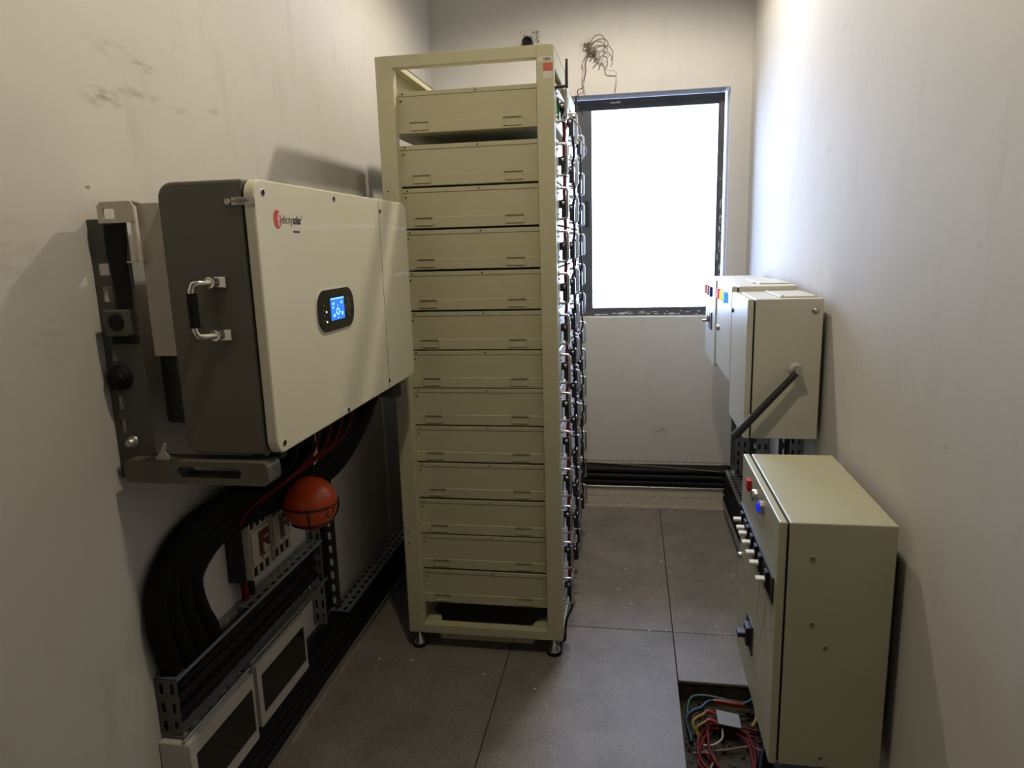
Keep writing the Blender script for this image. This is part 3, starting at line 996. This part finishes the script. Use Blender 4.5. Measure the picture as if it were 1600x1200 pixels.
# low tray along the left wall
lt = thing('cable_tray', 'long low cable tray along the foot of the left wall', 'cable tray', (-1.03, 2.5, .04))
MB().perf((XL + .003, 2.175, .195), (0, 1, 0), (1, 0, 0), 39, 2, .041, .0325, .025, .013).build('top_flange', 'tray_grey', lt)
MB().perf((XL + .003, .95, .040), (0, 1, 0), (1, 0, 0), 69, 2, .041, .031, .026, .009).build('bottom_plate', 'tray_grey', lt)
MB().perf((XL + .001, .95, .040), (0, 1, 0), (0, 0, 1), 69, 1, .041, .155, .02, .02).build('web', 'bracket_grey', lt)
MB().box(-.9935, -.991, .95, 3.785, .040, .048).build('front_lip', 'tray_grey', lt)
MB().box(-.991, -.9885, 2.175, 3.785, .188, .197).build('front_lip', 'tray_grey', lt)
for i, (xx, zz) in enumerate(((-1.036, .062), (-1.006, .060), (-1.036, .098), (-1.008, .096), (-1.036, .134), (-1.007, .131), (-1.034, .170), (-1.006, .166))):
    m = MB().tube([(xx, .98, zz), (xx + .002, 1.6, zz + .002), (xx - .002, 2.3, zz), (xx + .002, 3.0, zz + .002), (xx, 3.78, zz)], .0165, 10, .05)
    tag(m.build('power_cable', 'black_rubber'), 'black cable in the low tray along the left wall, %s row, %s' % (('bottom', 'second', 'third', 'top')[i // 2], ('back', 'front')[i % 2]), 'cable', 'black cables in the low left tray')

# tray under the window
bt = thing('cable_tray', 'long cable tray packed with black cables under the window', 'cable tray', (-.2, 3.85, .117))
MB().perf((XL + .06, 3.862, .2385), (1, 0, 0), (0, 1, 0), 37, 1, .0425, .034, .026, .010).build('top_flange', 'tray_grey', bt)
MB().box(XL + .06, XR - .005, 3.859, 3.862, .232, .2405).build('front_lip', 'sheet_white', bt)
MB().box(XL + .06, XR - .005, 3.893, 3.896, .112, .238).build('web', 'tray_grey', bt)
MB().box(XL + .06, .555, 3.795, 3.896, .112, .1145).build('bottom_plate', 'tray_grey', bt)
MB().rbox(XL + .06, .535, 3.790, 3.797, .111, .122, .001, 1).build('bright_edge', 'galvanised', bt, 'bright lower edge')
MB().perf((XL + .06, 3.797, .012), (1, 0, 0), (0, 0, 1), 37, 1, .0425, .099, .022, .006).build('skirt', 'sheet_white', bt, 'pale skirt below the tray with slots imitating spots of light')
MB().box(XL + .06, .53, 3.7995, 3.802, .012, .11).build('light_dash_backing', 'toggle_white', bt)  # white strip makes the slots read as light spots falling through the tray
for i, (yy, zz) in enumerate(((3.825, .135), (3.86, .135), (3.822, .170), (3.858, .172), (3.826, .205), (3.862, .208), (3.875, .222))):
    m = MB().tube([(XL + .07, yy, zz), (-.5, yy, zz + .002), (.1, yy - .002, zz), (.44, yy, zz), (.53, yy - .015, zz - .002)], .0175, 10, .05)
    tag(m.build('power_cable', 'black_rubber'), 'black cable in the tray under the window, %s' % (('bottom front', 'bottom back', 'second row front', 'second row back', 'third row front', 'third row back', 'topmost')[i]), 'cable', 'black cables in the tray under the window')
m = MB().tube([(-.25, 3.855, .236), (-.05, 3.845, .232), (.12, 3.832, .228), (.3, 3.815, .222), (.45, 3.808, .214), (.52, 3.815, .208)], .0035, 7, .03)
tag(m.build('earth_wire', 'brown_wire'), 'thin tan wire strung along the front of the tray under the window', 'wire')

# tray along the foot of the right wall
rtz = thing('cable_tray', 'low cable tray along the foot of the right wall beyond the floor cabinet', 'cable tray', (.54, 3.0, .06))
MB().perf((.500, 2.2, .2395), (0, 1, 0), (1, 0, 0), 38, 2, .041, .045, .025, .014).build('top_flange', 'tray_grey', rtz)
MB().perf((.492, 2.2, .045), (0, 1, 0), (1, 0, 0), 38, 2, .041, .048, .026, .010).build('bottom_plate', 'tray_grey', rtz)
MB().perf((.492, 2.2, .045), (0, 1, 0), (0, 0, 1), 38, 1, .041, .035, .022, .012).build('front_lip', 'tray_grey', rtz)
for i, (xx, zz) in enumerate(((.52, .075), (.56, .075), (.52, .112), (.56, .112), (.522, .150), (.56, .15), (.524, .188), (.562, .188))):
    m = MB().tube([(xx, 2.22, zz), (xx, 2.9, zz + .002), (xx, 3.5, zz), (xx - .01, 3.775, zz)], .0175, 10, .05)
    tag(m.build('power_cable', 'black_rubber'), 'black cable in the low tray along the right wall, %s row, %s' % (('bottom', 'second', 'third', 'top')[i // 2], ('front', 'back')[i % 2]), 'cable', 'black cables in the low right tray')
for k, (ya, yb_, xw, zt_, nu) in enumerate(((3.60, 3.775, .528, .90, 1), (3.07, 3.25, .536, .90, 2), (2.50, 2.68, .548, .832, 2))):
    lab = ('upright perforated channel in the far right corner', 'upright perforated channel below the middle wall cabinet', 'upright perforated channel below the nearest wall cabinet')[k]
    t = thing('cable_tray', lab, 'cable tray', (.56, ya, .26))
    cu_ = (XR - .002 - xw) / 2
    nv = int((zt_ - .262) / .0475)
    MB().perf((xw, ya, .262), (1, 0, 0), (0, 0, 1), 2, nv, cu_, .0475, cu_ * .4, .026).build('near_flange', 'tray_grey', t)
    MB().perf((xw, yb_, .262), (1, 0, 0), (0, 0, 1), 1, nv, cu_ * 2, .0475, .013, .026).build('far_flange', 'bracket_grey', t)
    MB().box(XR - .0035, XR - .001, ya, yb_, .262, .262 + nv * .0475).build('web', 'tray_grey', t)
    for j in range(2):
        m = MB().tube([(XR - .022, ya + .055 + j * .06, .21), (XR - .022, ya + .055 + j * .06, .5), (XR - .022, ya + .055 + j * .06, min(.93, zt_ + .0))], .0165, 10, .1)
        tag(m.build('power_cable', 'black_rubber'), 'black cable, %s of two, in the %s' % (('nearer', 'farther')[j], lab), 'cable', 'black cables in the upright right channels')

# ------------------------------------------------------------------ conduits, breakers, ball on the left
outer = [(-.80, 2.17, 1.05), (-.83, 2.09, .985), (-.875, 1.94, .915), (-.93, 1.78, .878), (-.99, 1.60, .852), (-1.02, 1.43, .828), (-1.026, 1.335, .785), (-1.028, 1.282, .72), (-1.028, 1.280, .63), (-1.03, 1.30, .55), (-1.03, 1.312, .50)]
inner = [(-.80, 2.08, 1.05), (-.82, 2.03, .94), (-.87, 1.91, .825), (-.93, 1.78, .790), (-.99, 1.64, .775), (-1.02, 1.53, .762), (-1.026, 1.455, .735), (-1.028, 1.412, .69), (-1.028, 1.425, .61), (-1.03, 1.455, .55), (-1.03, 1.465, .50)]
names = ['outermost', 'second', 'third', 'innermost']
for k in range(4):
    t_ = k / 3
    pts = [tuple(a + (b - a) * t_ for a, b in zip(p, q)) for p, q in zip(outer, inner)]
    m = MB().tube(pts, .0245, 12, .0045, rf=lambda i: 1.0 if i % 2 else .88)
    tag(m.build('flexible_conduit', 'conduit_black'), 'thick black ribbed conduit looping down the left wall, %s of the four' % names[k], 'conduit', 'black conduits looping below the inverter')
# darker loose cables between conduits and inverter
for i in range(6):
    y_ = 1.46 + .09 * i
    m = MB().tube([(-.84, y_, IZ0 - .02), (-.86, y_ + .01, .99), (-.905 + .006 * i, y_ + .06, .93), (-.94, y_ + .14, .88), (-.985, min(2.06, y_ + .24), .82), (-1.01, min(2.09, y_ + .32), .72)], .0145, 9)
    tag(m.build('power_cable', 'black_rubber'), 'black cable hanging in the tangle under the inverter, %s of six' % NTH[i], 'cable', 'black cables hanging under the inverter')
for i in range(4):
    y_ = 1.60 + .075 * i
    m = MB().tube([(-.79, y_ + .06, IZ0 - .02), (-.80, y_ + .07, .985), (-.83, y_ + .06, .92), (-.89, y_ - .0, .865), (-.95, y_ - .04, .82), (-.99, y_ - .03, .77)], .0042, 8)
    tag(m.build('power_cable', 'red_cable'), 'dull red cable curving down from the inverter, %s of four' % (NTH[:3] + NTH[5:])[i], 'cable', 'red cables from the inverter to the breakers')
m = MB().tube([(-.80, 2.06, IZ0 - .04), (-.81, 2.10, .985), (-.83, 2.13, .955), (-.85, 2.05, .925), (-.87, 1.95, .915), (-.88, 1.86, .90), (-.90, 1.84, .86)], .0035, 7)
tag(m.build('signal_cable', 'black_rubber'), 'thin black cable drooping in a loop under the far end of the inverter', 'cable')
m = MB().tube([(-.86, 1.80, IZ0 - .02), (-.86, 1.84, .965), (-.87, 1.90, .93), (-.88, 1.95, .945), (-.88, 2.0, 1.04)], .003, 7)
tag(m.build('signal_cable', 'green_cable'), 'thin greenish cable sagging under the middle of the inverter', 'cable')
tgm = MB().prism([(1.772, .868), (1.800, .878), (1.800, .918), (1.795, .955), (1.792, .955), (1.792, .918), (1.778, .905)], 0, -.872, -.8705)
tag(tgm.build('cable_tag', 'sticker_white'), 'white paper tag hanging from the cables under the inverter', 'tag')

for bi, (yb, dz, lab) in enumerate(((1.600, 0, 'grey moulded breaker on the left wall, nearer of two'), (1.715, .003, 'grey moulded breaker beside the orange ball, farther of two'))):
    t = thing('circuit_breaker', lab, 'breaker', (-1.02, yb + .047, .60 + dz), 'moulded breakers under the inverter')
    z0, z1 = .602 + dz, .768 + dz
    w = .096
    MB().rbox(XL + .0005, -1.006, yb - .004, yb + w, z0 - .010, z1 + .012, .002).build('base_block', 'black_plastic', t, 'black base block')
    MB().rbox(-1.007, -.987, yb, yb + w, z0, z1 - .002, .002).build('housing', 'breaker_beige', t)
    MB().rbox(-.988, -.980, yb + .003, yb + w - .003, z0 + .036, z1 - .036, .0015, 1).build('front_cover', 'breaker_beige', t)
    for zc in (z1 - .018, z0 + .016):
        for kx in range(4):
            MB().rbox(-1.006, -.9838, yb + .0005 + kx * .0302, yb + kx * .0302 + .005, zc - .018, zc + .018, .001, 1).build('terminal_barrier', 'breaker_beige', t)
        for kx in range(3):
            MB().box(-.995, -.9862, yb + .009 + kx * .0302, yb + .026 + kx * .0302, zc - .012, zc + .012).build('terminal_slot', 'dark_hole', t)
    fa = MB().rbox(-.9805, -.9785, yb + .034, yb + .090, z0 + .050, z1 - .046, .001, 1).build('face_plate', 'breaker_face', t, 'dark red face plate')
    MB().rbox(-.9815, -.979, yb + .026, yb + .034, z0 + .054, z1 - .056, .001, 1).build('face_rim', 'breaker_beige', t)
    MB().rbox(-.979, -.970, yb + .052, yb + .058, z0 + .058, z0 + .084, .001, 1).build('toggle', 'toggle_white', t)
    MB().lathe((-.979, yb + .076, z0 + .062), (1, 0, 0), [(.008, 0), (.008, .003), (.003, .0035)], 14).build('dial', 'breaker_beige', t)
    MB().box(-.9787, -.978, yb + .060, yb + .086, z0 + .096, z0 + .099).build('print_line', 'toggle_white', fa)
    MB().cyl((-.981, yb + .050, z0 + .043), (-.9795, yb + .050, z0 + .043), .003, n=10).build('screw', 'dark_hole', t)
m = MB().tube([(-1.03, 1.625, .60), (-1.03, 1.625, .565), (-1.033, 1.632, .53)], .010, 9)
tag(m.build('power_cable', 'red_cable'), 'red cable leaving the bottom of the nearer breaker', 'cable')
m = MB().tube([(-1.03, 1.655, .60), (-1.03, 1.658, .565), (-1.033, 1.662, .53)], .010, 9)
tag(m.build('power_cable', 'black_rubber'), 'black cable leaving the bottom of the nearer breaker', 'cable')

# orange extinguisher ball in its wire cradle
BC, BR_ = Vector((-.872, 1.735, .772)), .0735
bl = thing('fire_extinguisher_ball', 'glossy orange extinguisher ball in a black wire cradle under the inverter', 'extinguisher', (BC.x, BC.y, BC.z - BR_))
bm = bmesh.new()
bmesh.ops.create_uvsphere(bm, u_segments=40, v_segments=24, radius=BR_)
bmesh.ops.translate(bm, verts=bm.verts, vec=BC)
MB().bm(bm, True).build('ball', 'ball_orange', bl)
vdir = (Vector((0, 0, HC)) - BC).normalized()
right = Vector((0, 0, 1)).cross(vdir).normalized()
upv = vdir.cross(right)
ax = (vdir * .74 + right * .60 - upv * .22).normalized()
ru = Vector((0, 0, 1)).cross(ax).normalized()
uv_ = ax.cross(ru)


def on_ball(u, v):
    d = (ax + ru * ((u - .022) / BR_) + uv_ * ((v - .037) / BR_)).normalized()
    return BC + d * (BR_ + .0006)


t_, _ = text_mb('AF', .040, on_ball, shear=.25, bold=.0009)
t_.build('lettering', 'print_black', bl)
cr = MB()
cn = Vector((0, 0, 1))
for (zz, rr2) in ((.001, BR_ + .002), (-.052, .055)):
    cr.tube([(BC.x + rr2 * math.cos(a * .2618), BC.y + rr2 * math.sin(a * .2618), BC.z + zz) for a in range(25)], .0026, 8, spline=False)
for a0 in (20, 110, 200, 290):
    a0 = math.radians(a0)
    cr.tube([(BC.x + rr2 * math.cos(a0), BC.y + rr2 * math.sin(a0), BC.z + zz) for rr2, zz in ((BR_ + .002, .001), (.0715, -.026), (.055, -.052), (.03, -.072), (0, -.0775))], .0026, 8)
cr.tube([(BC.x - .02, BC.y + BR_, BC.z), (BC.x - .09, BC.y + .10, BC.z), (-1.02, 2.04, BC.z)], .003, 8)
cr.build('wire_cradle', 'black_plastic', bl, 'black wire cradle')

# ------------------------------------------------------------------ wall cabinets on the right
def box_cabinet(name, label, x0, x1, y0, y1, z0, z1, paint, dt=.020, group=None):
    t = thing(name, label, 'cabinet', ((x0 + x1) / 2, (y0 + y1) / 2, z0), group)
    MB().rbox(x0 + dt + .005, x1, y0, y1, z0, z1, .003).build('body', paint, t)
    MB().box(x0 + dt - .001, x0 + dt + .006, y0 + .006, y1 - .006, z0 + .006, z1 - .006).build('door_gasket', 'dark_hole', t)
    d = MB().rbox(x0, x0 + dt, y0, y1, z0, z1, .003).build('door', paint, t)
    return t, d


def indicator(d, x, y, z, lens, square=True, w=.026):
    m = MB()
    if square:
        m.rbox(x - .010, x + .001, y - w / 2, y + w / 2, z - w / 2, z + w / 2, .002)
    else:
        m.lathe((x, y, z), (-1, 0, 0), [(w * .5, 0), (w * .5, .008), (w * .42, .012), (w * .1, .014)], 18)
    return m.build('indicator_light', lens, d)


GA = 'wall cabinets on the right wall'
t, d = box_cabinet('electrical_cabinet', 'nearest grey wall cabinet on the right, with a black lever on its side', .353, .574, 2.257, 2.600, .832, 1.272, 'cabinet_upper_paint', .018, GA)
MB().rbox(.455, .568, 2.30, 2.55, 1.272, 1.2765, .001, 1).build('gland_plate', 'cabinet_upper_paint', t)
for (xx, yy) in ((.463, 2.31), (.560, 2.31), (.463, 2.54), (.560, 2.54)):
    MB().lathe((xx, yy, 1.2763), (0, 0, 1), [(.005, 0), (.005, .002), (.002, .003)], 10).build('screw', 'galvanised', t)
MB().lathe((.550, 2.258, 1.236), (0, -1, 0), [(.010, 0), (.010, .003), (.006, .006), (.001, .008)], 16).build('wall_bolt', 'satin_steel', t)
MB().box(.376, .380, 2.2562, 2.2575, .84, 1.265).build('fold_line', 'dark_hole', t) if False else None
MB().lathe((.353, 2.565, 1.21), (-1, 0, 0), [(.008, 0), (.008, .004), (.004, .006)], 12).build('door_lock', 'black_plastic', d)
# side lever
lv = MB().lathe((.500, 2.257, 1.056), (0, -1, 0), [(.021, 0), (.021, .006), (.015, .008), (.015, .022)], 20)
lo = lv.build('lever_boss', 'cabinet_upper_paint', t)
MB().cyl((.502, 2.239, 1.058), (.502, 2.208, 1.058), .0115, n=16).build('lever_pin', 'satin_steel', lo, 'bright steel pin')
a, b = Vector((.505, 2.222, 1.060)), Vector((.318, 2.205, .852))
MB().cyl(a, b, .0095, .0125, 12).build('lever_arm', 'black_plastic', lo, 'black lever arm')

t, d = box_cabinet('electrical_cabinet', 'middle grey wall cabinet on the right, with lit red, yellow and blue indicators', .352, .574, 2.6045, 3.040, .946, 1.290, 'cabinet_upper_paint', .018, GA)
for yy, ln_ in ((2.955, 'lamp_red_lit'), (2.855, 'lamp_yellow_lit'), (2.755, 'lamp_blue_lit')):
    indicator(d, .351, yy, 1.240, ln_, True, .040)
MB().lathe((.351, 2.945, 1.105), (-1, 0, 0), [(.012, 0), (.012, .006), (.006, .010)], 14).build('door_lock', 'satin_steel', d)
MB().box(.450, .52, 2.76, 2.79, 1.2895, 1.2915).build('cable_entry', 'dark_hole', t)
MB().rbox(.46, .57, 2.70, 3.0, 1.2900, 1.2945, .001, 1).build('gland_plate', 'cabinet_upper_paint', t)

t, d = box_cabinet('electrical_cabinet', 'farthest grey wall cabinet on the right, with a black rotary switch', .346, .574, 3.046, 3.42, .928, 1.288, 'cabinet_upper_paint', .018, GA)
for yy, ln_ in ((3.38, 'lamp_red'), (3.29, 'lamp_orange'), (3.19, 'lamp_blue')):
    indicator(d, .346, yy, 1.232, ln_, True, .042)
sw = MB().rbox(.340, .347, 3.15, 3.25, 1.07, 1.145, .002).build('switch_plate', 'frame_anthracite', d)
m = MB().lathe((.340, 3.22, 1.118), (-1, 0, 0), [(.020, 0), (.020, .010), (.010, .012)], 14)
m.rbox(.312, .331, 3.215, 3.225, 1.098, 1.108, .002)
m.build('switch_knob', 'satin_steel', sw)

# ------------------------------------------------------------------ large cabinet lower right
LX0, LX1, LY0, LY1, LZ0, LZ1 = .3218, .565, 1.5276, 2.045, .246, .8457
t, d = box_cabinet('distribution_cabinet', 'large olive grey cabinet low on the right wall with white breaker toggles', LX0, LX1, LY0, LY1, LZ0, LZ1, 'cabinet_paint', .0175)
for (sx, sz) in ((.394, .764), (.400, .607), (.431, .551), (.435, .272)):
    k_ = MB().lathe((sx, LY0 + .001, sz), (0, -1, 0), [(.0075, 0), (.0072, .0014), (.0045, .0018), (.0045, .0008)], 16)
    ko = k_.build('plug', 'cabinet_paint', t)
    MB().cyl((sx, LY0, sz), (sx, LY0 - .0026, sz), .004, n=12).build('plug_hole', 'brown_wire', ko)
# long breaker slot with toggles
MB().box(LX0 - .0015, LX0 + .002, 1.560, 2.036, .640, .696).build('breaker_slot', 'dark_hole', d, 'long dark breaker slot')
ring_prism(MB(), rrect(1.556, 2.040, .636, .700, .003, 2), rrect(1.562, 2.034, .642, .694, .002, 2), 0, LX0 - .004, LX0 + .001).build('slot_rim', 'black_plastic', d)
for yy in (1.985, 1.925, 1.885, 1.825, 1.762, 1.703, 1.616):
    MB().rbox(LX0 - .010, LX0 + .003, yy - .012, yy + .012, .648, .690, .001, 1).build('breaker', 'black_plastic', d)
    MB().rbox(LX0 - .030, LX0 - .008, yy - .010, yy + .010, .664, .672, .0015, 1).build('toggle', 'toggle_white', d)
indicator(d, LX0, 1.905, .800, 'lamp_red', True, .030)
m = MB().lathe((LX0, 1.808, .803), (-1, 0, 0), [(.017, 0), (.017, .010), (.013, .013)], 20)
m.build('selector_switch', 'satin_steel', d)
io = MB().lathe((LX0, 1.722, .805), (-1, 0, 0), [(.0165, 0), (.0165, .009)], 20).build('push_button', 'satin_steel', d)
MB().lathe((LX0 - .008, 1.722, .805), (-1, 0, 0), [(.013, 0), (.013, .005), (.009, .007)], 20).build('button_lens', 'lamp_blue_glow', io, 'blue lit lens')
MB().lathe((LX0, 2.015, .545), (-1, 0, 0), [(.009, 0), (.009, .008), (.004, .012)], 14).build('door_lock', 'satin_steel', d)
ip = MB()
ring_prism(ip, rrect(1.782, 1.872, .362, .446, .002, 2), rrect(1.792, 1.862, .372, .436, .002, 2), 0, LX0 - .003, LX0 + .001)
ip.build('isolator_frame', 'black_plastic', d)
ib = MB().rbox(LX0 - .014, LX0 + .001, 1.806, 1.848, .378, .43, .002)
ib.rbox(LX0 - .034, LX0 - .008, 1.812, 1.842, .398, .412, .003)
ib.build('isolator_handle', 'black_plastic', d)
for (yy, zz) in ((1.56, .33), (1.60, .80)):
    MB().cyl((LX0 - .0004, yy, zz), (LX0 + .001, yy, zz), .002, n=8).build('rivet', 'dark_hole', d)
# wall hangers behind it
MB().box(LX1 - .001, XR - .0005, LY0 + .06, LY0 + .10, LZ0 + .1, LZ1 - .1).build('hanger', 'bracket_grey', t)
MB().box(LX1 - .001, XR - .0005, LY1 - .10, LY1 - .06, LZ0 + .1, LZ1 - .1).build('hanger', 'bracket_grey', t)

# ------------------------------------------------------------------ cables in the floor pit
def pit(name, matn, pts, r, label, group=None, cat='cable'):
    pts = [(x, y, z * .62) for x, y, z in pts]
    r *= .8
    m = MB().tube(pts, r, 8, .012)
    return tag(m.build(name, matn), label, cat, group)


coil = []
rc = random.Random(4)
for k in range(0, 40):
    a = k * .62
    R1, R2 = .075 + rc.uniform(-.016, .02), .115 + rc.uniform(-.02, .03)
    coil.append((.292 + R1 * math.cos(a) * 1.05 + .016 * math.sin(k * .21), 1.935 + R2 * math.sin(a), -.098 + .0016 * k * .55))
pit('cable_coil', 'red_cable', coil, .0058, 'loose coil of red cable lying in the floor opening')
pit('pit_cable', 'green_cable', [(.19, 1.98, -.10), (.185, 2.08, -.07), (.20, 2.15, -.05), (.25, 2.165, -.045), (.34, 2.15, -.05), (.42, 2.16, -.06)], .0075, 'dark green cable arching along the far edge of the floor opening')
pit('pit_cable', 'blue_cable', [(.19, 2.0, -.10), (.178, 2.05, -.06), (.20, 2.075, -.035), (.225, 2.085, -.03), (.25, 2.12, -.03), (.275, 2.135, -.035)], .0075, 'blue cable with a red sleeve near the far edge of the floor opening')
pit('cable_sleeve', 'red_plastic', [(.270, 2.133, -.034), (.30, 2.13, -.032), (.335, 2.125, -.034), (.365, 2.128, -.04)], .0085, 'long red sleeve joining cables at the far side of the floor opening')
pit('pit_cable', 'blue_cable', [(.36, 2.128, -.04), (.385, 2.145, -.035), (.41, 2.17, -.03)], .0075, 'short blue cable between the red sleeve and the cabinet')
pit('pit_cable', 'yellow_cable', [(.225, 1.99, -.10), (.196, 2.02, -.05), (.205, 2.038, -.035), (.225, 2.05, -.03), (.240, 2.070, -.03)], .006, 'yellow cable looping at the left of the floor opening')
pit('cable_sleeve', 'red_plastic', [(.238, 2.070, -.03), (.252, 2.072, -.029), (.268, 2.068, -.036)], .0085, 'short red sleeve left of the grey box lid')
pit('pit_cable', 'yellow_cable', [(.215, 1.985, -.10), (.205, 2.01, -.06), (.222, 2.022, -.045), (.240, 2.034, -.04)], .005, 'thin tan cable just below the yellow loop in the floor opening')
pit('cable_sleeve', 'red_plastic', [(.238, 2.033, -.04), (.252, 2.038, -.038), (.268, 2.034, -.044)], .008, 'red sleeve nearest the coil, left of the grey box lid')
pit('pit_cable', 'red_cable', [(.33, 2.02, -.04), (.365, 2.015, -.045), (.42, 2.012, -.06)], .005, 'red cable between the grey box lid and the cabinet')
pit('pit_cable', 'yellow_cable', [(.375, 2.03, -.05), (.392, 2.055, -.03), (.398, 2.10, -.02), (.40, 2.13, -.05)], .008, 'yellow cable bent upwards beside the cabinet')
pit('pit_cable', 'grey_wire', [(.285, 2.02, -.06), (.28, 1.985, -.075), (.25, 1.965, -.09), (.22, 1.965, -.09), (.21, 1.99, -.095), (.225, 2.0, -.09)], .004, 'thin grey wire curled between the sleeves and the coil')
pit('pit_cable', 'brown_wire', [(.19, 1.93, -.10), (.23, 1.925, -.085), (.25, 1.90, -.08), (.235, 1.86, -.08), (.23, 1.81, -.09)], .005, 'brown cable crossing the dirt left of the red coil')
pit('pit_cable', 'brown_wire', [(.20, 1.955, -.105), (.24, 1.945, -.10), (.30, 1.96, -.10), (.36, 1.97, -.09), (.42, 1.93, -.08)], .005, 'brown cable half buried behind the red coil')
pit('pit_cable', 'black_rubber', [(.36, 1.80, -.10), (.38, 1.9, -.08), (.41, 1.99, -.075), (.43, 2.08, -.09)], .009, 'thick black cable along the cabinet side of the floor opening')
pit('pit_cable', 'black_rubber', [(.20, 1.82, -.10), (.24, 1.88, -.10), (.25, 1.97, -.10), (.22, 2.06, -.10)], .008, 'black cable on the dirt at the left of the floor opening')
jb = thing('junction_box', 'small dark box with a pale grey lid among the pit cables', 'junction box', (.306, 2.045, -.0745))
MB().rbox(.276, .336, 2.018, 2.076, -.0745, -.022, .003).build('box', 'black_plastic', jb)
lid = MB()
lid.add([(.272, 2.018, -.018), (.340, 2.010, -.022), (.340, 2.066, -.016), (.272, 2.078, -.012), (.272, 2.018, -.021), (.340, 2.010, -.025), (.340, 2.066, -.019), (.272, 2.078, -.015)],
        [(0, 1, 2, 3), (7, 6, 5, 4), (0, 4, 5, 1), (1, 5, 6, 2), (2, 6, 7, 3), (3, 7, 4, 0)])
lid.build('lid', 'lid_grey', jb, 'pale grey lid')
rp = random.Random(9)
rb_ = MB()
for k in range(140):
    x, y, r = rp.uniform(PX0 + .01, .46), rp.uniform(PY0 + .01, PY1 - .01), rp.uniform(.003, .011)
    bm = bmesh.new()
    bmesh.ops.create_icosphere(bm, subdivisions=1, radius=r)
    for v in bm.verts:
        v.co = Vector((x, y, PZ + r * .3)) + v.co * rp.uniform(.7, 1.2)
    rb_.bm(bm)
o = rb_.build('rubble', 'pit_dirt')
tag(o, 'brown dirt and rubble covering the bottom of the floor opening', 'rubble')
o['kind'] = 'stuff'

# ------------------------------------------------------------------ small things on the back wall and floor
ws = thing('wire_bundle', 'bare electrical wires dangling from a hole above the window', 'wires', (-.21, 3.88, 2.40))
core = MB()
rw = random.Random(12)
for k in range(16):
    x, z = -.222 + .05 * (k / 15) + rw.uniform(-.012, .012), 2.445 - .062 * (k / 15) + rw.uniform(-.01, .01)
    core.tube([(x, 3.90, z), (x + rw.uniform(-.02, .02), 3.872, z + rw.uniform(-.02, .02)), (x + rw.uniform(-.02, .02), 3.865, z + rw.uniform(-.025, .015))], .0035, 6)
core.build('wire_core', 'brown_wire', ws)
wires = [
    ('brown_wire', [(-.215, 3.88, 2.445), (-.19, 3.86, 2.475), (-.155, 3.85, 2.48), (-.135, 3.855, 2.455), (-.14, 3.86, 2.42)]),
    ('brown_wire', [(-.21, 3.88, 2.435), (-.17, 3.855, 2.46), (-.13, 3.85, 2.455), (-.12, 3.855, 2.43), (-.16, 3.86, 2.40), (-.165, 3.865, 2.36)]),
    ('brown_wire', [(-.20, 3.88, 2.42), (-.15, 3.86, 2.43), (-.11, 3.85, 2.42), (-.095, 3.855, 2.385), (-.105, 3.86, 2.355)]),
    ('grey_wire', [(-.19, 3.88, 2.375), (-.16, 3.86, 2.40), (-.13, 3.85, 2.41), (-.12, 3.855, 2.375), (-.135, 3.86, 2.35), (-.15, 3.86, 2.38), (-.165, 3.865, 2.34)]),
    ('grey_wire', [(-.18, 3.88, 2.37), (-.14, 3.86, 2.36), (-.13, 3.86, 2.32), (-.10, 3.865, 2.31), (-.08, 3.865, 2.305), (-.082, 3.87, 2.25), (-.09, 3.87, 2.21)]),
    ('red_cable', [(-.215, 3.88, 2.41), (-.235, 3.87, 2.36), (-.232, 3.87, 2.32), (-.245, 3.87, 2.27), (-.245, 3.87, 2.24), (-.275, 3.865, 2.225), (-.268, 3.865, 2.18)]),
    ('grey_wire', [(-.225, 3.88, 2.41), (-.25, 3.87, 2.365), (-.243, 3.87, 2.33), (-.25, 3.87, 2.29), (-.242, 3.87, 2.24), (-.236, 3.87, 2.205)]),
]
for mt, pts in wires:
    MB().tube(pts, .0022 if mt != 'grey_wire' else .0028, 6, .012).build('wire', mt, ws)
cs = thing('conduit_stub', 'black conduit end poking out of the back wall above the nearest rack', 'conduit', (-.528, 3.87, 2.45))
ring_prism(MB(), [(-.530 + .027 * math.cos(6.2832 * i / 24), 2.474 + .027 * math.sin(6.2832 * i / 24)) for i in range(24)], [(-.530 + .022 * math.cos(6.2832 * i / 24), 2.474 + .022 * math.sin(6.2832 * i / 24)) for i in range(24)], 1, 3.85, 3.905).build('pipe', 'black_plastic', cs)
MB().cyl((-.530, 3.862, 2.474), (-.530, 3.864, 2.474), .0224, n=24).build('plug', 'dark_hole', cs)
cr_ = MB()
for k in range(18):
    a = rw.uniform(-.6, 2.4)
    r = .04 + rw.uniform(0, .03)
    bm = bmesh.new()
    bmesh.ops.create_icosphere(bm, subdivisions=1, radius=rw.uniform(.003, .008))
    for v in bm.verts:
        v.co = Vector((-.527 + r * math.cos(a), 3.896, 2.482 + r * math.sin(a))) + Vector((v.co.x, v.co.y * .5, v.co.z)) * rw.uniform(.7, 1.3)
    cr_.bm(bm)
cr_.build('plaster_crumbs', 'cement', cs, None, 'stuff')
for k in range(26):
    x, y = rw.uniform(-.2, .5), rw.uniform(2.2, 3.72)
    if k > 15: x, y = rw.uniform(-.95, -.3), rw.uniform(1.4, 2.25)
    if x > .15 and y < 2.25: y += .3
    r = rw.uniform(.003, .0065)
    n = 6
    m = MB().prism([(x + r * math.cos(6.28 * i / n) * rw.uniform(.6, 1.2), y + r * math.sin(6.28 * i / n) * rw.uniform(.6, 1.2)) for i in range(n)], 2, .0008, .0025)
    tag(m.build('plaster_chip', 'debris'), 'tiny pale plaster chip lying on the stone floor', 'debris', 'plaster chips on the floor')
